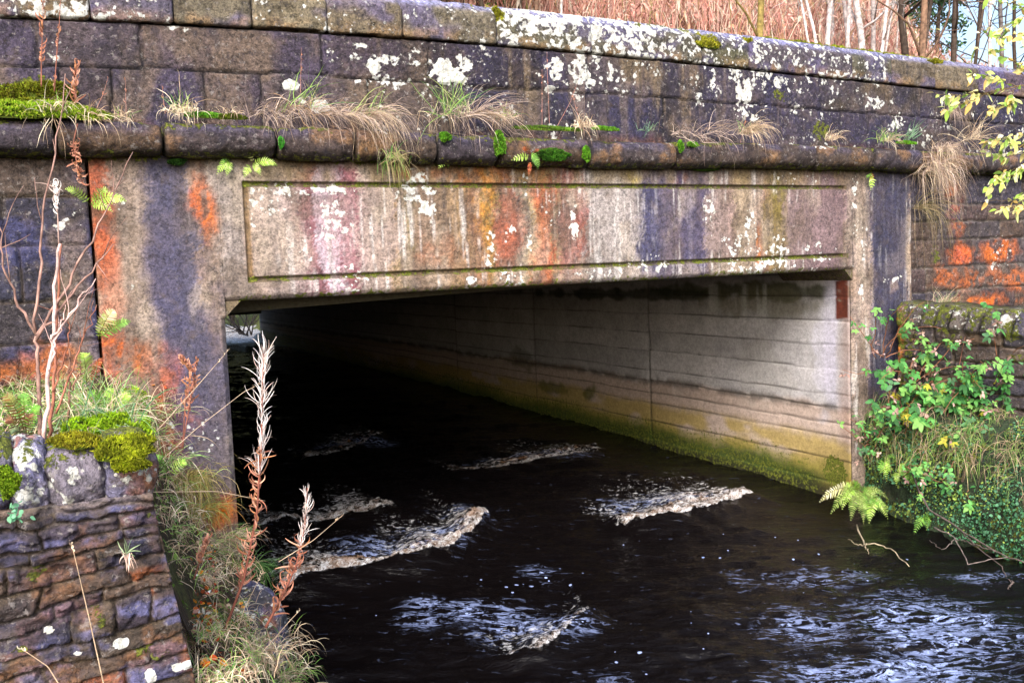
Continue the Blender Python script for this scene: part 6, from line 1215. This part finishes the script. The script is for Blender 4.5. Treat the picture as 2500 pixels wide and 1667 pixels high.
def shore(x, y, lift=.03):
    # first thing met along the sight line: the bank or the river surface
    r = ray(x, y); Sg, Tg = np.meshgrid(np.linspace(0, 1, 200), np.linspace(0, 1, 100)); P = right_bank_P(Sg, Tg); d = P-CAM; z = d@CF
    px = 1250+FPX*(d@CR)/z; py = 833.5-FPX*(d@CU)/z; e = np.hypot(px-x*S, py-y*S); ok = P[..., 2] > wlevel(P[..., 1]); e = np.where(ok, e, 1e9); i = np.argmin(np.where(e < 9, z, 1e6+e))
    e_ = e.ravel()[i]; Q = P.reshape(-1, 3)[i] if e_ < 25 else atw(x, y)
    return Q-norm(r)*lift*2.2
def twig(label, paths, seed, col, r=.008):
    rng = np.random.default_rng(seed); P0 = shore(*paths[0][0][:2]); t = thing('dead_branch', label, 'branch', P0, 'dead twigs trailing in the water')
    for i, pts in enumerate(paths):
        P = np.array([shore(x, y, .05) for x, y, Y in pts]); tt = np.linspace(0, 1, len(P)); u = np.linspace(0, 1, 16); P = np.stack([np.interp(u, tt, P[:, k]) for k in range(3)], -1); P[1:-1] += rng.normal(0, .006, (14, 3)); mb = MB(); k = r*(1 if i == 0 else .6)
        mb.tube(P, np.linspace(k, k*.5, 16), lin(col), 6); mb.build('limb' if i == 0 else 'twig', M_BARK, t)
twig('forked pale dead twig dipping into the river below the fern clump', [[(1968, 1205, -.75), (1985, 1250, -.85), (2010, 1248, -.9), (2050, 1262, -.95), (2088, 1300, -1.05)], [(1985, 1250, -.85), (1965, 1248, -.82), (1948, 1238, -.8)], [(1984, 1248, -.85), (1995, 1272, -.88)]], 501, (170, 156, 130), .007)
twig('long dark dead branch sweeping down the mossy bank into the river', [[(2085, 1080, -.5), (2120, 1165, -.6), (2200, 1210, -.8), (2280, 1270, -1.1), (2352, 1300, -1.3)], [(2200, 1210, -.8), (2230, 1250, -1.0), (2300, 1300, -1.25), (2325, 1340, -1.4)], [(2280, 1270, -1.1), (2215, 1262, -1.05), (2190, 1230, -.95)], [(2325, 1335, -1.4), (2315, 1352, -1.42)]], 502, (96, 84, 80), .010)
twig('thin grey branch arching from the rusty fern into the river', [[(2140, 1205, -.8), (2190, 1240, -.95), (2225, 1295, -1.15), (2310, 1298, -1.35)], [(2190, 1240, -.95), (2165, 1262, -.95), (2135, 1240, -.9)]], 503, (120, 108, 104), .006)

# ------------------------------------------------------------------ leafy boughs at the right edge
YL = [(190, 214, 110), (222, 230, 150), (240, 226, 150), (240, 204, 120), (164, 200, 84), (250, 246, 216), (232, 220, 150), (140, 176, 80)]
def bough(label, Y, limbs, nleaf, seed, size=.062):
    rng = np.random.default_rng(seed); base = at(*limbs[0][0], Y=Y); t = thing('leafy_bough', label, 'branch', base, 'leafy boughs at the right edge'); mb = MB(); pts = []
    for i, l in enumerate(limbs):
        P = np.array([at(x, y, Y=Y-.03*i) for x, y in l]); tt = np.linspace(0, 1, len(P)); u = np.linspace(0, 1, 20); P = np.stack([np.interp(u, tt, P[:, k]) for k in range(3)], -1); P[1:] += rng.normal(0, .005, (19, 3)); mb.tube(P, np.linspace(.005 if i == 0 else .0035, .0015, 20), lin((110, 92, 60)), 5)
        for j in range(4, 20): pts.append((P[j], norm(P[j]-P[j-1])))
    mb.build('twigs', M_BARK, t); mb = MB(); pal = np.array([lin(c) for c in YL]); k = rng.integers(0, len(pts), nleaf)
    p = np.array([pts[i][0] for i in k])+rng.normal(0, .008, (nleaf, 3)); d = norm(np.array([pts[i][1] for i in k])*.7+rng.normal(0, .75, (nleaf, 3))+[0, 0, -.12]); L = size*rng.uniform(.6, 1.15, nleaf)
    leaf_ribbon(mb, p, d, norm(rng.normal(0, .6, (nleaf, 3))+[-.2, -.7, .8]), L, L*.5, pal[rng.integers(0, len(pal), nleaf)]*rng.uniform(.75, 1.1, (nleaf, 1)), .35); mb.build('leaves', M_PLANT, t)
bough('leafy bough with yellow and lime leaves reaching left across the top right of the parapet', -1.9, [[(2420, 195), (2330, 200), (2260, 214), (2190, 222), (2150, 214)], [(2290, 210), (2230, 232), (2165, 258)], [(2360, 198), (2340, 150), (2290, 120), (2240, 110)], [(2340, 200), (2290, 180), (2230, 172)], [(2400, 180), (2380, 120), (2340, 80), (2290, 90)], [(2330, 200), (2320, 240), (2270, 250)]], 190, 511)
bough('sparse leafy twig hanging in the top right corner against the sky', -1.8, [[(2430, 20), (2370, 20), (2330, 10), (2270, 0)], [(2370, 20), (2340, 50), (2300, 70), (2250, 78)], [(2400, 20), (2380, 60), (2350, 90)]], 95, 512)
bough('yellow-green bough at the right edge level with the string course', -1.8, [[(2440, 330), (2370, 345), (2310, 360), (2270, 352)], [(2370, 345), (2320, 330), (2260, 325)], [(2390, 345), (2340, 385), (2280, 410)], [(2380, 350), (2330, 400), (2270, 432)], [(2400, 330), (2350, 310), (2300, 318)]], 165, 513)
bough('thin lower bough with narrow leaves in front of the right wing wall', -1.8, [[(2440, 440), (2370, 446), (2320, 462), (2262, 462)], [(2370, 446), (2330, 475), (2290, 480)], [(2400, 445), (2370, 470), (2330, 484)]], 54, 514)
